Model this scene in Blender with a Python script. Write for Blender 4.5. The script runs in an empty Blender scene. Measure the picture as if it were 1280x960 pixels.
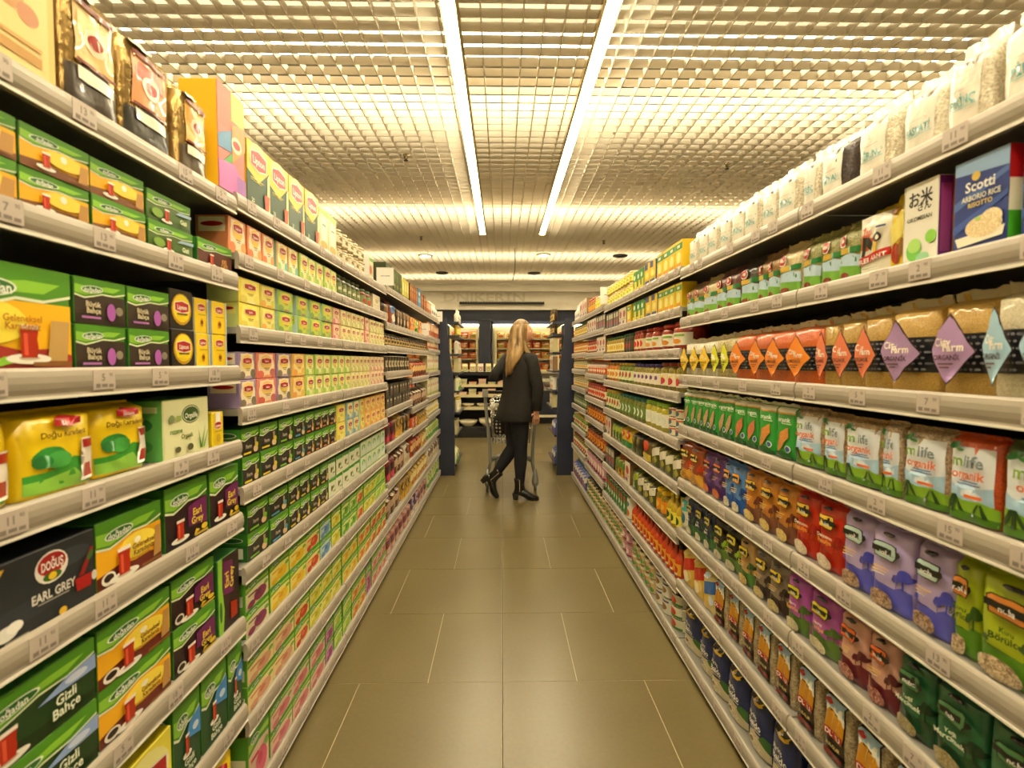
import bpy, bmesh, math, random
from mathutils import Vector, Matrix, Euler
random.seed(7)
C = bpy.context.scene.collection
SC = bpy.context.scene

# ------------------------------------------------------------------ camera, light, exposure
cam_data = bpy.data.cameras.new('camera')
cam_data.sensor_width = 36.0
cam_data.lens = 36.0 * 650.0 / 1280.0
cam_data.clip_start = 0.02
cam_data.dof.use_dof = True
cam_data.dof.focus_distance = 4.2
cam_data.dof.aperture_fstop = 4.5
cam = bpy.data.objects.new('camera', cam_data)
C.objects.link(cam)
cam.location = (0, 0, 1.35)
cam.rotation_euler = (math.radians(90) - math.atan(28/650), 0, -math.atan(12/650))
SC.camera = cam
SC.view_settings.view_transform = 'Standard'
SC.view_settings.look = 'None'
SC.view_settings.gamma = 1.0
SC.view_settings.use_curve_mapping = False
SC.view_settings.exposure = 0.5
world = bpy.data.worlds.new('world')
SC.world = world
world.use_nodes = True
world.node_tree.nodes['Background'].inputs[0].default_value = (1.0, 0.82, 0.5, 1)
world.node_tree.nodes['Background'].inputs[1].default_value = 0.15
LIGHT_COL = (1.0, 0.86, 0.58)
STRIP_POWER = 37.0
PANEL_POWER = 14.0
CEIL = 3.2

# ------------------------------------------------------------------ materials
def lin(h):
    h = h.lstrip('#')
    out = []
    for i in (0, 2, 4):
        c = int(h[i:i+2], 16) / 255
        out.append(c/12.92 if c <= .04045 else ((c+.055)/1.055)**2.4)
    return (*out, 1)
_M = {}
def base(name, col, rough=.45, metal=0, coat=0, spec=.5):
    m = bpy.data.materials.new(name); m.use_nodes = True
    b = m.node_tree.nodes['Principled BSDF']
    b.inputs['Base Color'].default_value = col
    b.inputs['Roughness'].default_value = rough
    b.inputs['Metallic'].default_value = metal
    b.inputs['Coat Weight'].default_value = coat
    b.inputs['Specular IOR Level'].default_value = spec
    return m, m.node_tree, b
def noise_bump(nt, b, scale, strength, dist=.002, kind='noise'):
    tc = nt.nodes.new('ShaderNodeTexCoord')
    n = nt.nodes.new('ShaderNodeTexNoise' if kind == 'noise' else 'ShaderNodeTexVoronoi')
    n.inputs['Scale'].default_value = scale
    bp = nt.nodes.new('ShaderNodeBump'); bp.inputs['Strength'].default_value = strength
    bp.inputs['Distance'].default_value = dist
    nt.links.new(tc.outputs['Object'], n.inputs['Vector'])
    nt.links.new(n.outputs[0], bp.inputs['Height']); nt.links.new(bp.outputs[0], b.inputs['Normal'])
    return n
def mottled(name, c1, c2, scale, rough=.45, rough2=None, detail=3, bump=0, stretch=None, coat=0):
    """base colour that varies between two colours with a noise"""
    m, nt, b = base(name, c1, rough, coat=coat)
    tc = nt.nodes.new('ShaderNodeTexCoord'); n = nt.nodes.new('ShaderNodeTexNoise')
    n.inputs['Scale'].default_value = scale; n.inputs['Detail'].default_value = detail
    src = tc.outputs['Object']
    if stretch:
        mp = nt.nodes.new('ShaderNodeMapping'); mp.inputs['Scale'].default_value = stretch
        nt.links.new(src, mp.inputs[0]); src = mp.outputs[0]
    nt.links.new(src, n.inputs['Vector'])
    r = nt.nodes.new('ShaderNodeValToRGB')
    r.color_ramp.elements[0].position = .35; r.color_ramp.elements[1].position = .65
    r.color_ramp.elements[0].color = c1; r.color_ramp.elements[1].color = c2
    nt.links.new(n.outputs[0], r.inputs[0]); nt.links.new(r.outputs[0], b.inputs['Base Color'])
    if bump:
        bp = nt.nodes.new('ShaderNodeBump'); bp.inputs['Strength'].default_value = bump; bp.inputs['Distance'].default_value = .002
        nt.links.new(n.outputs[0], bp.inputs['Height']); nt.links.new(bp.outputs[0], b.inputs['Normal'])
    return m
def M(spec):
    """'#rrggbb' printed card | 'film#rrggbb' glossy crinkled plastic | 'grain:c1:c2:scale' seeds or rice behind film"""
    if spec in _M: return _M[spec]
    if spec.startswith('#'):
        m, nt, b = base('print_' + spec[1:], lin(spec), .36)
    elif spec.startswith('film'):
        m, nt, b = base('film_' + spec[5:], lin(spec[4:]), .3, coat=.4)
        noise_bump(nt, b, 26, .5, .006)
    elif spec.startswith('foil'):
        m, nt, b = base('foil_' + spec[5:], lin(spec[4:]), .25, metal=.7)
        noise_bump(nt, b, 40, .6, .006)
    elif spec.startswith('pl'):
        m, nt, b = base('plastic_' + spec[3:], lin(spec[2:]), .35)
    elif spec.startswith('grain'):
        _, c1, c2, sc = spec.split(':')
        m, nt, b = base('grain_' + c1[1:] + c2[1:], lin(c1), .35, coat=.5)
        tc = nt.nodes.new('ShaderNodeTexCoord'); v = nt.nodes.new('ShaderNodeTexVoronoi')
        v.inputs['Scale'].default_value = float(sc)
        nt.links.new(tc.outputs['Object'], v.inputs['Vector'])
        sep = nt.nodes.new('ShaderNodeSeparateColor'); nt.links.new(v.outputs['Color'], sep.inputs[0])
        mx = nt.nodes.new('ShaderNodeMix'); mx.data_type = 'RGBA'
        mx.inputs[6].default_value = lin(c1); mx.inputs[7].default_value = lin(c2)
        nt.links.new(sep.outputs[0], mx.inputs[0]); nt.links.new(mx.outputs[2], b.inputs['Base Color'])
        bp = nt.nodes.new('ShaderNodeBump'); bp.inputs['Strength'].default_value = .5; bp.inputs['Distance'].default_value = .002
        nt.links.new(v.outputs['Distance'], bp.inputs['Height']); nt.links.new(bp.outputs[0], b.inputs['Normal'])
    _M[spec] = m
    return m
def special(key, fn):
    _M[key] = fn()
special('rail', lambda: base('shelf_rail_plastic', lin('#a09686'), .35)[0])
special('railedge', lambda: base('shelf_rail_edge', lin('#e6dfcf'), .3)[0])
special('shelf', lambda: base('shelf_metal', lin('#8e8a80'), .4)[0])
special('backpanel', lambda: base('black_back_panel', lin('#16161a'), .6)[0])
special('navy', lambda: mottled('navy_metal', lin('#232838'), lin('#2b3145'), 3, .35))
special('tag', lambda: base('price_ticket_paper', lin('#bdb0a4'), .5)[0])
special('ink', lambda: base('ticket_ink', lin('#82776e'), .6)[0])
special('chrome', lambda: base('chromed_wire', lin('#c9c6bd'), .2, metal=.9)[0])
special('cartgrey', lambda: base('grey_cart_tube', lin('#8f8f86'), .3, metal=.3)[0])
special('rubber', lambda: base('grey_rubber', lin('#5b5a52'), .6)[0])
special('blackplastic', lambda: base('black_plastic', lin('#1b1a19'), .4)[0])
special('skin', lambda: mottled('skin', lin('#d19a78'), lin('#dca988'), 30, .5))
special('hair', lambda: mottled('long_blond_hair', lin('#a5834a'), lin('#5f4724'), 30, .42, stretch=(1, 1, .06), detail=4, bump=.8))
special('jacket', lambda: mottled('black_jacket_cloth', lin('#120f0a'), lin('#1b170f'), 60, .85, bump=.3))
special('trousers', lambda: mottled('dark_navy_trouser_cloth', lin('#0c0c12'), lin('#12131b'), 80, .8))
special('boot', lambda: base('black_leather', lin('#14130f'), .28, coat=.3)[0])
special('ceramic', lambda: base('white_bowl_glaze', lin('#e8dcbc'), .25)[0])

def glass():
    m, nt, b = base('clear_glass', (1, 1, 1, 1), .02)
    b.inputs['Transmission Weight'].default_value = 1; b.inputs['IOR'].default_value = 1.1
    return m
special('glass', glass)
def emit(name, col, power):
    m = bpy.data.materials.new(name); m.use_nodes = True; nt = m.node_tree
    nt.nodes.remove(nt.nodes['Principled BSDF'])
    e = nt.nodes.new('ShaderNodeEmission'); e.inputs[0].default_value = (*col, 1); e.inputs[1].default_value = power
    nt.links.new(e.outputs[0], nt.nodes['Material Output'].inputs[0])
    return m
special('strip', lambda: emit('strip_light_tube', LIGHT_COL, STRIP_POWER))
special('panel', lambda: emit('luminous_panel', LIGHT_COL, PANEL_POWER))
special('downlight', lambda: emit('downlight_lamp', LIGHT_COL, 6))
special('freezerlamp', lambda: emit('freezer_lamp', (1, .85, .55), 9))
special('grid', lambda: base('cream_ceiling_grid', lin('#e2d8c4'), .5)[0])
special('slab', lambda: base('plenum_slab_paint', lin('#7d786d'), .8)[0])
special('alu', lambda: base('aluminium_reflector', lin('#d8c9a0'), .25, metal=.8)[0])
special('cream', lambda: mottled('cream_wall_paint', lin('#e6dfcf'), lin('#ddd5c3'), 2, .6))
special('relief', lambda: base('wall_relief_letter', lin('#cfc7b2'), .6)[0])
special('grout', lambda: base('pale_grout', lin('#b9ac88'), .7)[0])
special('joint', lambda: base('dark_joint', lin('#2a2418'), .8)[0])
def floor_tile():
    m, nt, b = base('grey_brown_floor_tile', lin('#6c6144'), .3, spec=.6)
    tc = nt.nodes.new('ShaderNodeTexCoord')
    n = nt.nodes.new('ShaderNodeTexNoise'); n.inputs['Scale'].default_value = 2.5; n.inputs['Detail'].default_value = 8
    n2 = nt.nodes.new('ShaderNodeTexNoise'); n2.inputs['Scale'].default_value = 60; n2.inputs['Detail'].default_value = 4
    for q in (n, n2): nt.links.new(tc.outputs['Object'], q.inputs['Vector'])
    r = nt.nodes.new('ShaderNodeValToRGB'); r.color_ramp.elements[0].position = .3; r.color_ramp.elements[1].position = .7
    r.color_ramp.elements[0].color = lin('#6c5f3b'); r.color_ramp.elements[1].color = lin('#73653f')
    nt.links.new(n.outputs[0], r.inputs[0])
    mx = nt.nodes.new('ShaderNodeMix'); mx.data_type = 'RGBA'; mx.blend_type = 'MULTIPLY'; mx.inputs[0].default_value = .25
    nt.links.new(r.outputs[0], mx.inputs[6]); nt.links.new(n2.outputs[0], mx.inputs[7])
    nt.links.new(mx.outputs[2], b.inputs['Base Color'])
    mr = nt.nodes.new('ShaderNodeMapRange'); mr.inputs[3].default_value = .27; mr.inputs[4].default_value = .30
    nt.links.new(n.outputs[0], mr.inputs[0]); nt.links.new(mr.outputs[0], b.inputs['Roughness'])
    return m
special('tile', floor_tile)
def checked_cloth():
    m, nt, b = base('black_cloth_pale_checks', lin('#15151a'), .7)
    tc = nt.nodes.new('ShaderNodeTexCoord'); v = nt.nodes.new('ShaderNodeTexVoronoi'); v.inputs['Scale'].default_value = 27
    v.inputs['Randomness'].default_value = .15
    nt.links.new(tc.outputs['Object'], v.inputs['Vector'])
    r = nt.nodes.new('ShaderNodeValToRGB'); r.color_ramp.interpolation = 'CONSTANT'
    r.color_ramp.elements[0].color = lin('#d8d0ba'); r.color_ramp.elements[1].color = lin('#15151a'); r.color_ramp.elements[1].position = .32
    nt.links.new(v.outputs['Distance'], r.inputs[0]); nt.links.new(r.outputs[0], b.inputs['Base Color'])
    return m
special('checks', checked_cloth)

# ------------------------------------------------------------------ mesh builder
class MB:
    def __init__(s): s.v = []; s.f = []; s.mi = []; s.sm = []; s.mats = []
    def mat(s, k):
        m = M(k) if isinstance(k, str) else k
        if m not in s.mats: s.mats.append(m)
        return s.mats.index(m)
    def add(s, verts, faces, mat, smooth=False):
        o = len(s.v); s.v += [tuple(p) for p in verts]; i = s.mat(mat)
        for f in faces: s.f.append(tuple(o+k for k in f)); s.mi.append(i); s.sm.append(smooth)
    def box(s, x0, y0, z0, x1, y1, z1, mat):
        v = [(x, y, z) for x in (x0, x1) for y in (y0, y1) for z in (z0, z1)]
        s.add(v, [(0,1,3,2),(4,6,7,5),(0,4,5,1),(2,3,7,6),(0,2,6,4),(1,5,7,3)], mat)
    def hexa(s, p, mat):      # 8 corners, bottom 4 ccw then top 4 ccw
        s.add(p, [(3,2,1,0),(4,5,6,7),(0,1,5,4),(1,2,6,5),(2,3,7,6),(3,0,4,7)], mat)
    def lathe(s, prof, mat, seg=16, cx=0, cy=0, cap=True, smooth=True):
        v = []; f = []
        for r, z in prof:
            for k in range(seg):
                a = 2*math.pi*k/seg; v.append((cx+r*math.cos(a), cy+r*math.sin(a), z))
        for j in range(len(prof)-1):
            for k in range(seg):
                a = j*seg+k; b = j*seg+(k+1) % seg; f.append((a, b, b+seg, a+seg))
        if cap:
            f.append(tuple(range(seg-1, -1, -1))); n = (len(prof)-1)*seg; f.append(tuple(range(n, n+seg)))
        s.add(v, f, mat, smooth)
    def loft(s, rings, mat, seg=14, smooth=True):
        """rings: (centre, half width, half depth, axis angle) horizontal ellipses, or (centre, ru, rv, U, V)"""
        v = []; f = []
        for r in rings:
            c = Vector(r[0])
            if len(r) == 4: U = Vector((math.cos(r[3]), math.sin(r[3]), 0)); V = Vector((-math.sin(r[3]), math.cos(r[3]), 0))
            else: U, V = Vector(r[3]), Vector(r[4])
            for k in range(seg):
                a = 2*math.pi*k/seg; v.append(c+U*(r[1]*math.cos(a))+V*(r[2]*math.sin(a)))
        for j in range(len(rings)-1):
            for k in range(seg):
                a = j*seg+k; b = j*seg+(k+1) % seg; f.append((a, b, b+seg, a+seg))
        f.append(tuple(range(seg-1, -1, -1))); n = (len(rings)-1)*seg; f.append(tuple(range(n, n+seg)))
        s.add(v, f, mat, smooth)
    def tube(s, path, rad, mat, seg=8, flat=1.0):
        P = [Vector(p) for p in path]; R = rad if isinstance(rad, (list, tuple)) else [rad]*len(P)
        rings = []; prev = None
        for i, p in enumerate(P):
            d = (P[min(i+1, len(P)-1)]-P[max(i-1, 0)]).normalized()
            if prev is None:
                ref = Vector((0, 0, 1)) if abs(d.z) < .9 else Vector((0, 1, 0))
                U = d.cross(ref).normalized()
            else:
                U = (prev-d*prev.dot(d)).normalized()
            prev = U; V = d.cross(U).normalized()
            rings.append((p, R[i], R[i]*flat, U, V))
        s.loft(rings, mat, seg)
    def build(s, name):
        me = bpy.data.meshes.new(name); me.from_pydata(s.v, [], s.f)
        for m in s.mats: me.materials.append(m)
        me.polygons.foreach_set('material_index', s.mi); me.polygons.foreach_set('use_smooth', s.sm)
        me.update(); return me
def bevel_box(mb, x0, y0, z0, x1, y1, z1, front, side, top, bev=.0015):
    bm = bmesh.new(); bmesh.ops.create_cube(bm, size=1)
    for v in bm.verts:
        v.co = Vector((x0+(v.co.x+.5)*(x1-x0), y0+(v.co.y+.5)*(y1-y0), z0+(v.co.z+.5)*(z1-z0)))
    bmesh.ops.bevel(bm, geom=bm.edges[:], offset=bev, segments=1, affect='EDGES')
    bm.normal_update(); bm.verts.index_update()
    vs = [v.co.copy() for v in bm.verts]; o = len(mb.v); mb.v += [tuple(p) for p in vs]
    for f in bm.faces:
        n = f.normal; k = front if n.y < -.6 else (top if n.z > .6 else side)
        mb.f.append(tuple(o+v.index for v in f.verts)); mb.mi.append(mb.mat(k)); mb.sm.append(False)
    bm.free()
_T = {}
def text_mesh(txt):
    """(verts2d, tris) of a string, height of a capital = 1, centred"""
    if txt in _T: return _T[txt]
    cu = bpy.data.curves.new('t', 'FONT'); cu.body = txt; cu.size = 1; cu.resolution_u = 2; cu.offset = .022
    ob = bpy.data.objects.new('t', cu); C.objects.link(ob)
    dg = bpy.context.evaluated_depsgraph_get(); dg.update()
    me = bpy.data.meshes.new_from_object(ob.evaluated_get(dg))
    v = [(p.co.x, p.co.y) for p in me.vertices]; f = [tuple(p.vertices) for p in me.polygons]
    bpy.data.objects.remove(ob); bpy.data.curves.remove(cu); bpy.data.meshes.remove(me)
    xs = [a for a, b in v]; ys = [b for a, b in v]
    if not xs: v = [(0, 0)]; xs = [0]; ys = [0]
    cx = (min(xs)+max(xs))/2; cy = .36
    v = [((a-cx)/.72, (b-cy)/.72) for a, b in v]
    _T[txt] = (v, f, (max(xs)-min(xs))/.72)
    return _T[txt]
def decal(mb, v2, faces, mat, mapfn, cx=None, cz=None):
    """flat 2-D shape (x, z) laid on the surface mapfn(x, z); cut along the given lines so it can bend"""
    if cx is None:
        mb.add([mapfn(*p) for p in v2], faces, mat); return
    bm = bmesh.new(); vs = [bm.verts.new((a, 0, b)) for a, b in v2]
    for f in faces:
        try: bm.faces.new([vs[k] for k in f])
        except ValueError: pass
    bmesh.ops.triangulate(bm, faces=[f for f in bm.faces if len(f.verts) > 4])
    for x in cx: bmesh.ops.bisect_plane(bm, geom=bm.verts[:]+bm.edges[:]+bm.faces[:], plane_co=(x, 0, 0), plane_no=(1, 0, 0))
    for z in cz: bmesh.ops.bisect_plane(bm, geom=bm.verts[:]+bm.edges[:]+bm.faces[:], plane_co=(0, 0, z), plane_no=(0, 0, 1))
    bm.verts.index_update()
    mb.add([mapfn(v.co.x, v.co.z) for v in bm.verts], [tuple(v.index for v in f.verts) for f in bm.faces], mat, True)
    bm.free()
def art(mb, ops, w, h, surf, off0, step, film=False, cx=None, cz=None):
    """ops in a unit square (u to the right, v up) drawn on a w x h front; surf(x, z, offset) -> point"""
    pre = 'film' if film else ''
    def col(c): return pre+c if c.startswith('#') else c
    off = off0
    for op in ops:
        k, c = op[0], col(op[1]); fn = (lambda o: (lambda x, z: surf(x, z, o)))(off)
        if k == 'r':
            u0, v0, u1, v1 = op[2:6]
            v2 = [(u0, v0), (u1, v0), (u1, v1), (u0, v1)]; fs = [(0, 1, 2, 3)]
        elif k == 'p': v2 = list(op[2]); fs = [tuple(range(len(v2)))]
        elif k == 'e':
            cu, cv, ru, rv = op[2:6]; rot = op[6] if len(op) > 6 else 0
            v2 = []
            for i in range(18):
                a = 2*math.pi*i/18; x = ru*math.cos(a)*w; z = rv*math.sin(a)*h
                v2.append((cu+(x*math.cos(rot)-z*math.sin(rot))/w, cv+(x*math.sin(rot)+z*math.cos(rot))/h))
            fs = [tuple(range(18))]
        elif k == 't':
            txt, cu, cv, hf, mw = op[2:7]; rot = op[7] if len(op) > 7 else 0
            tv, fs, tw = text_mesh(txt); s = hf*h
            if tw*s > mw*w: sx = mw*w/tw
            else: sx = s
            ca, sa = math.cos(rot), math.sin(rot)
            v2 = [(cu+(a*sx*ca-b*s*sa)/w, cv+(a*sx*sa+b*s*ca)/h) for a, b in tv]
        v2 = [((u-.5)*w, v*h) for u, v in v2]
        if k == 't' and cx is not None: decal(mb, v2, fs, c, fn, cx[::2], cz[::2])
        else: decal(mb, v2, fs, c, fn, cx, cz)
        off += step
# ------------------------------------------------------------------ object helpers
def link(name, mesh, parent=None, loc=(0, 0, 0), rot=(0, 0, 0)):
    o = bpy.data.objects.new(name, mesh); C.objects.link(o); o.location = loc; o.rotation_euler = rot
    if parent: o.parent = parent
    return o
def tag(o, label=None, cat=None, group=None, kind=None):
    if label: o['label'] = label
    if cat: o['category'] = cat
    if group: o['group'] = group
    if kind: o['kind'] = kind
    return o
def struct(name, mb): return tag(link(name, mb.build(name)), kind='structure')
def thing(name, label, cat, loc=(0, 0, 0), rot=(0, 0, 0), group=None):
    return tag(link(name, None, None, loc, rot), label, cat, group)
ORD = ['first','second','third','fourth','fifth','sixth','seventh','eighth','ninth','tenth','eleventh','twelfth','thirteenth','fourteenth','fifteenth','sixteenth','seventeenth','eighteenth','nineteenth','twentieth']

# ------------------------------------------------------------------ the setting
XW, YB, YF = 4.6, 12.75, -4.0
mb = MB(); mb.box(-XW, YF, -.05, XW, YB, -.0012, 'grout')
T = .6; y0 = 1.538 - 10*T
k = 0; y = y0
while y < YB:
    off = 0 if k % 2 == 0 else .315
    # tiles run outward from the central joint; every second row starts with a part tile
    for sgn in (-1, 1):
        edges = [0.0] + [(.6*i if off == 0 else .315+.6*(i-1)) for i in range(1, 9)]
        for a, b in zip(edges, edges[1:]):
            x0, x1 = sorted((sgn*a, sgn*b)); g = .0014
            if min(abs(x0), abs(x1)) < .001:
                if sgn > 0: x0 += .0022
                else: x1 -= .0022
            mb.box(max(x0+g, -XW), max(y+g, YF), -.01, min(x1-g, XW), min(y+T-g, YB), 0, 'tile')
    k += 1; y += T
mb.box(-.0022, YF, -.01, .0022, YB, -.0006, 'joint')
struct('floor', mb)
# open-cell grid ceiling
mb = MB(); P = .115; bh = .05; t = .0035
gx = [-XW + P*i for i in range(int(2*XW/P)+1)]; gy = [-3.9 + P*i for i in range(int((12.05+3.9)/P)+1)]
for x in gx: mb.box(x-t, -3.95, CEIL, x+t, 12.05, CEIL+bh, 'grid')
for y in gy: mb.box(-XW, y-t, CEIL+.0005, XW, y+t, CEIL+bh-.0005, 'grid')
struct('ceiling', mb)
mb = MB(); mb.box(-XW, YF, CEIL+.55, XW, YB, CEIL+.6, 'slab'); struct('ceiling', mb)
mb = MB()
mb.box(-XW, 12.05, CEIL-.06, XW, 12.12, CEIL+.06, 'cream'); mb.box(-XW, 12.03, CEIL-.02, XW, 12.13, CEIL, 'grid')
struct('trim_1', mb)
mb = MB(); mb.box(-XW-.1, YF, 0, -XW, YB, CEIL+.6, 'cream'); struct('wall_left', mb)
mb = MB(); mb.box(XW, YF, 0, XW+.1, YB, CEIL+.6, 'cream'); struct('wall_right', mb)
mb = MB(); mb.box(-XW, YF-.1, 0, XW, YF, CEIL+.6, 'cream'); struct('wall_front', mb)
# back wall: cream bulkhead above a navy band
mb = MB(); mb.box(-XW, 12.75, 0, XW, 12.85, CEIL+.6, 'cream'); mb.box(-XW, 12.12, 2.98, XW, 12.75, CEIL+.5, 'cream')
mb.box(-XW, 12.3, 2.28, XW, 12.75, 2.62, 'navy')
mb.box(-XW, 12.26, 2.62, XW, 12.75, 2.98, 'cream'); mb.box(-XW, 12.22, 2.56, XW, 12.32, 2.63, 'cream')
struct('wall_back', mb)
mb = MB()
tv, tf, tw = text_mesh('DNIKERİN')
mb.add([(-.42+a*.2*(1.9/(tw*.2)), 12.255, 2.86+b*.2) for a, b in tv], tf, 'relief')
mb.add([(-.42+a*.2*(1.9/(tw*.2)), 12.258, 2.855+b*.2) for a, b in tv], tf, 'grid')
o = tag(link('wall_lettering', mb.build('wall_lettering')), 'row of large faint relief capitals on the cream wall above the freezers', 'lettering')
mb = MB(); mb.box(-1.0, 12.19, 2.69, .98, 12.25, 2.735, 'blackplastic')
for i in range(33): mb.box(-.985+.06*i, 12.175, 2.72, -.945+.06*i, 12.2, 2.745, '#3c4634')
tag(link('wall_light_rail', mb.build('wall_light_rail')), 'long dark rail fixed to the cream wall below the faint lettering', 'rail')

# ------------------------------------------------------------------ ceiling lights
def strip_light(x, side, label):
    t_ = thing('ceiling_strip_light', label, 'light', (x, -3.8, CEIL), group='long strip lights under the grid ceiling')
    L = 11.28
    mb = MB()
    mb.box(-.05, 0, -.012, .05, L, .004, 'alu')
    mb.box(.036*side, 0, -.05, .052*side, L, -.01, 'alu'); mb.box(-.04*side, 0, -.03, -.05*side, L, -.01, 'alu')
    mb.box(-.05, L-.01, -.05, .05, L, 0, 'alu')
    link('housing', mb.build('housing'), t_)
    n = 8; seg = L/n
    mb = MB(); mb.lathe([(.022, .012), (.022, seg-.012)], 'strip', 10)
    for i in range(n):
        tb = link('light_tube', _tube_mesh, t_, (-.008*side, i*seg, -.032), (-math.pi/2, 0, 0))
mb = MB(); seg = 11.28/8
mb.box(-.03, -.014, .01, .03, .014, seg-.01, 'strip')
_tube_mesh = mb.build('light_tube')
strip_light(-.272, 1, 'long glowing strip light, left one of the two under the ceiling')
strip_light(.562, -1, 'long glowing strip light, right one of the two under the ceiling')
for i, y in enumerate((-1.6, 1.0, 3.65, 6.3, 8.95, 11.2)):
    t_ = thing('plenum_light_panel', ['luminous panel above the grid behind the camera end','luminous panel above the grid over the nearest shelves','wide luminous panel above the grid, nearest in view','second luminous band above the grid, beyond the strip lights\' middle','luminous band above the grid over the lit downlights','farthest luminous band above the grid, near the back wall'][i], 'light', (0, y, CEIL+.30), group='luminous panels above the open grid ceiling')
    mb = MB(); mb.box(-XW+.05, -.03, .022, XW-.05, .03, .06, 'alu'); link('housing', mb.build('housing'), t_)
    mb = MB(); mb.box(-XW+.06, -.12, 0, XW-.06, .12, .02, 'panel'); link('diffuser', mb.build('diffuser'), t_)
for i, (x, y, on) in enumerate([(-1.33, 9.1, 1), (.71, 9.0, 1), (2.05, 9.1, 0), (-1.25, 10.9, 0), (.66, 10.9, 0)]):
    t_ = thing('downlight', ['round lit downlight on the left of the far ceiling','round lit downlight right of the hanging wire','round unlit downlight, rightmost on the far ceiling','small dark round downlight left, nearest the back wall','small dark round downlight right, nearest the back wall'][i], 'light', (x, y, CEIL-.0005), group='round downlights in the far ceiling')
    mb = MB(); mb.lathe([(.13, 0), (.13, -.02), (.1, -.03), (.095, -.015)], 'grid' if on else 'blackplastic', 20); link('trim_ring', mb.build('trim_ring'), t_)
    mb = MB(); mb.lathe([(.085, -.034), (.085, -.03), (.02, -.03)], 'downlight' if on else 'blackplastic', 16); link('lamp', mb.build('lamp'), t_)
for i, (x, y) in enumerate([(-.86, 4.75), (2.1, 4.9), (-1.2, 7.8), (1.55, 8.0)]):
    mb = MB(); mb.lathe([(.028, 0), (.028, -.008), (.012, -.012), (.012, -.05)], 'alu', 10); mb.lathe([(.02, -.055), (.02, -.051)], 'blackplastic', 10)
    mb.tube([(-.012, 0, -.01), (-.016, 0, -.03), (-.002, 0, -.055)], .003, 'blackplastic', 5); mb.tube([(.012, 0, -.01), (.016, 0, -.03), (.002, 0, -.055)], .003, 'blackplastic', 5)
    tag(link('sprinkler_head', mb.build('sprinkler_head'), None, (x, y, CEIL)), 'small sprinkler head, ' + ['nearest one left of the strip lights','nearest one right of the strip lights','farther one on the left','farther one on the right'][i], 'sprinkler', 'sprinkler heads on the ceiling')
mb = MB(); mb.tube([(0, 0, 0), (.012, 0, -.2), (.004, 0, -.38), (-.03, 0, -.52)], .006, 'blackplastic', 6)
tag(link('hanging_wire', mb.build('hanging_wire'), None, (.2, 8.6, CEIL)), 'thin dark wire hanging from the far ceiling', 'wire')

# ------------------------------------------------------------------ shelving
LX, RX = -.73, .80
EDGE = {'L': [-.45, .50, 1.46, 2.385, 3.30, 4.21, 5.14, 6.09], 'R': [-.45, .47, 1.40, 2.33, 3.26, 4.09, 5.0, 5.96]}
ZS = {'L': [[1.80,1.593,1.338,1.132,.927,.63,.376,.08]]*2 + [[1.815,1.655,1.45,1.22,.995,.765,.545,.32,.08]]*2 +
           [[1.83,1.60,1.455,1.285,1.046,.815,.565,.32,.08],[1.83,1.60,1.455,1.22,.976,.79,.565,.32,.08],[1.83,1.61,1.48,1.25,1.0,.80,.565,.32,.08]],
      'R': [[1.765,1.545,1.292,1.068,.825,.60,.358,.08]]*3 + [[1.78,1.60,1.41,1.21,.995,.79,.56,.33,.08]]*2 +
           [[1.80,1.62,1.43,1.24,1.03,.84,.61,.38,.08],[1.80,1.62,1.44,1.27,1.08,.88,.65,.42,.08]]}
DEP = .42
TAGTXT = ['13', '7', '11', '18', '5', '15', '9', '2']
_tag = []
for s in TAGTXT:
    mb = MB(); mb.box(-.026, -.0008, 0, .026, 0, .036, 'tag')
    art(mb, [('t', 'ink', s, .45, .62, .36, .5), ('t', 'ink', '90', .8, .74, .18, .2), ('r', 'ink', .1, .1, .3, .3), ('r', 'ink', .36, .12, .62, .28), ('r', 'ink', .68, .1, .9, .26)], .052, .036, lambda x, z, o: (x, -.0008-o, z), .0002, .0001)
    _tag.append(mb.build('price_tag'))
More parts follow.
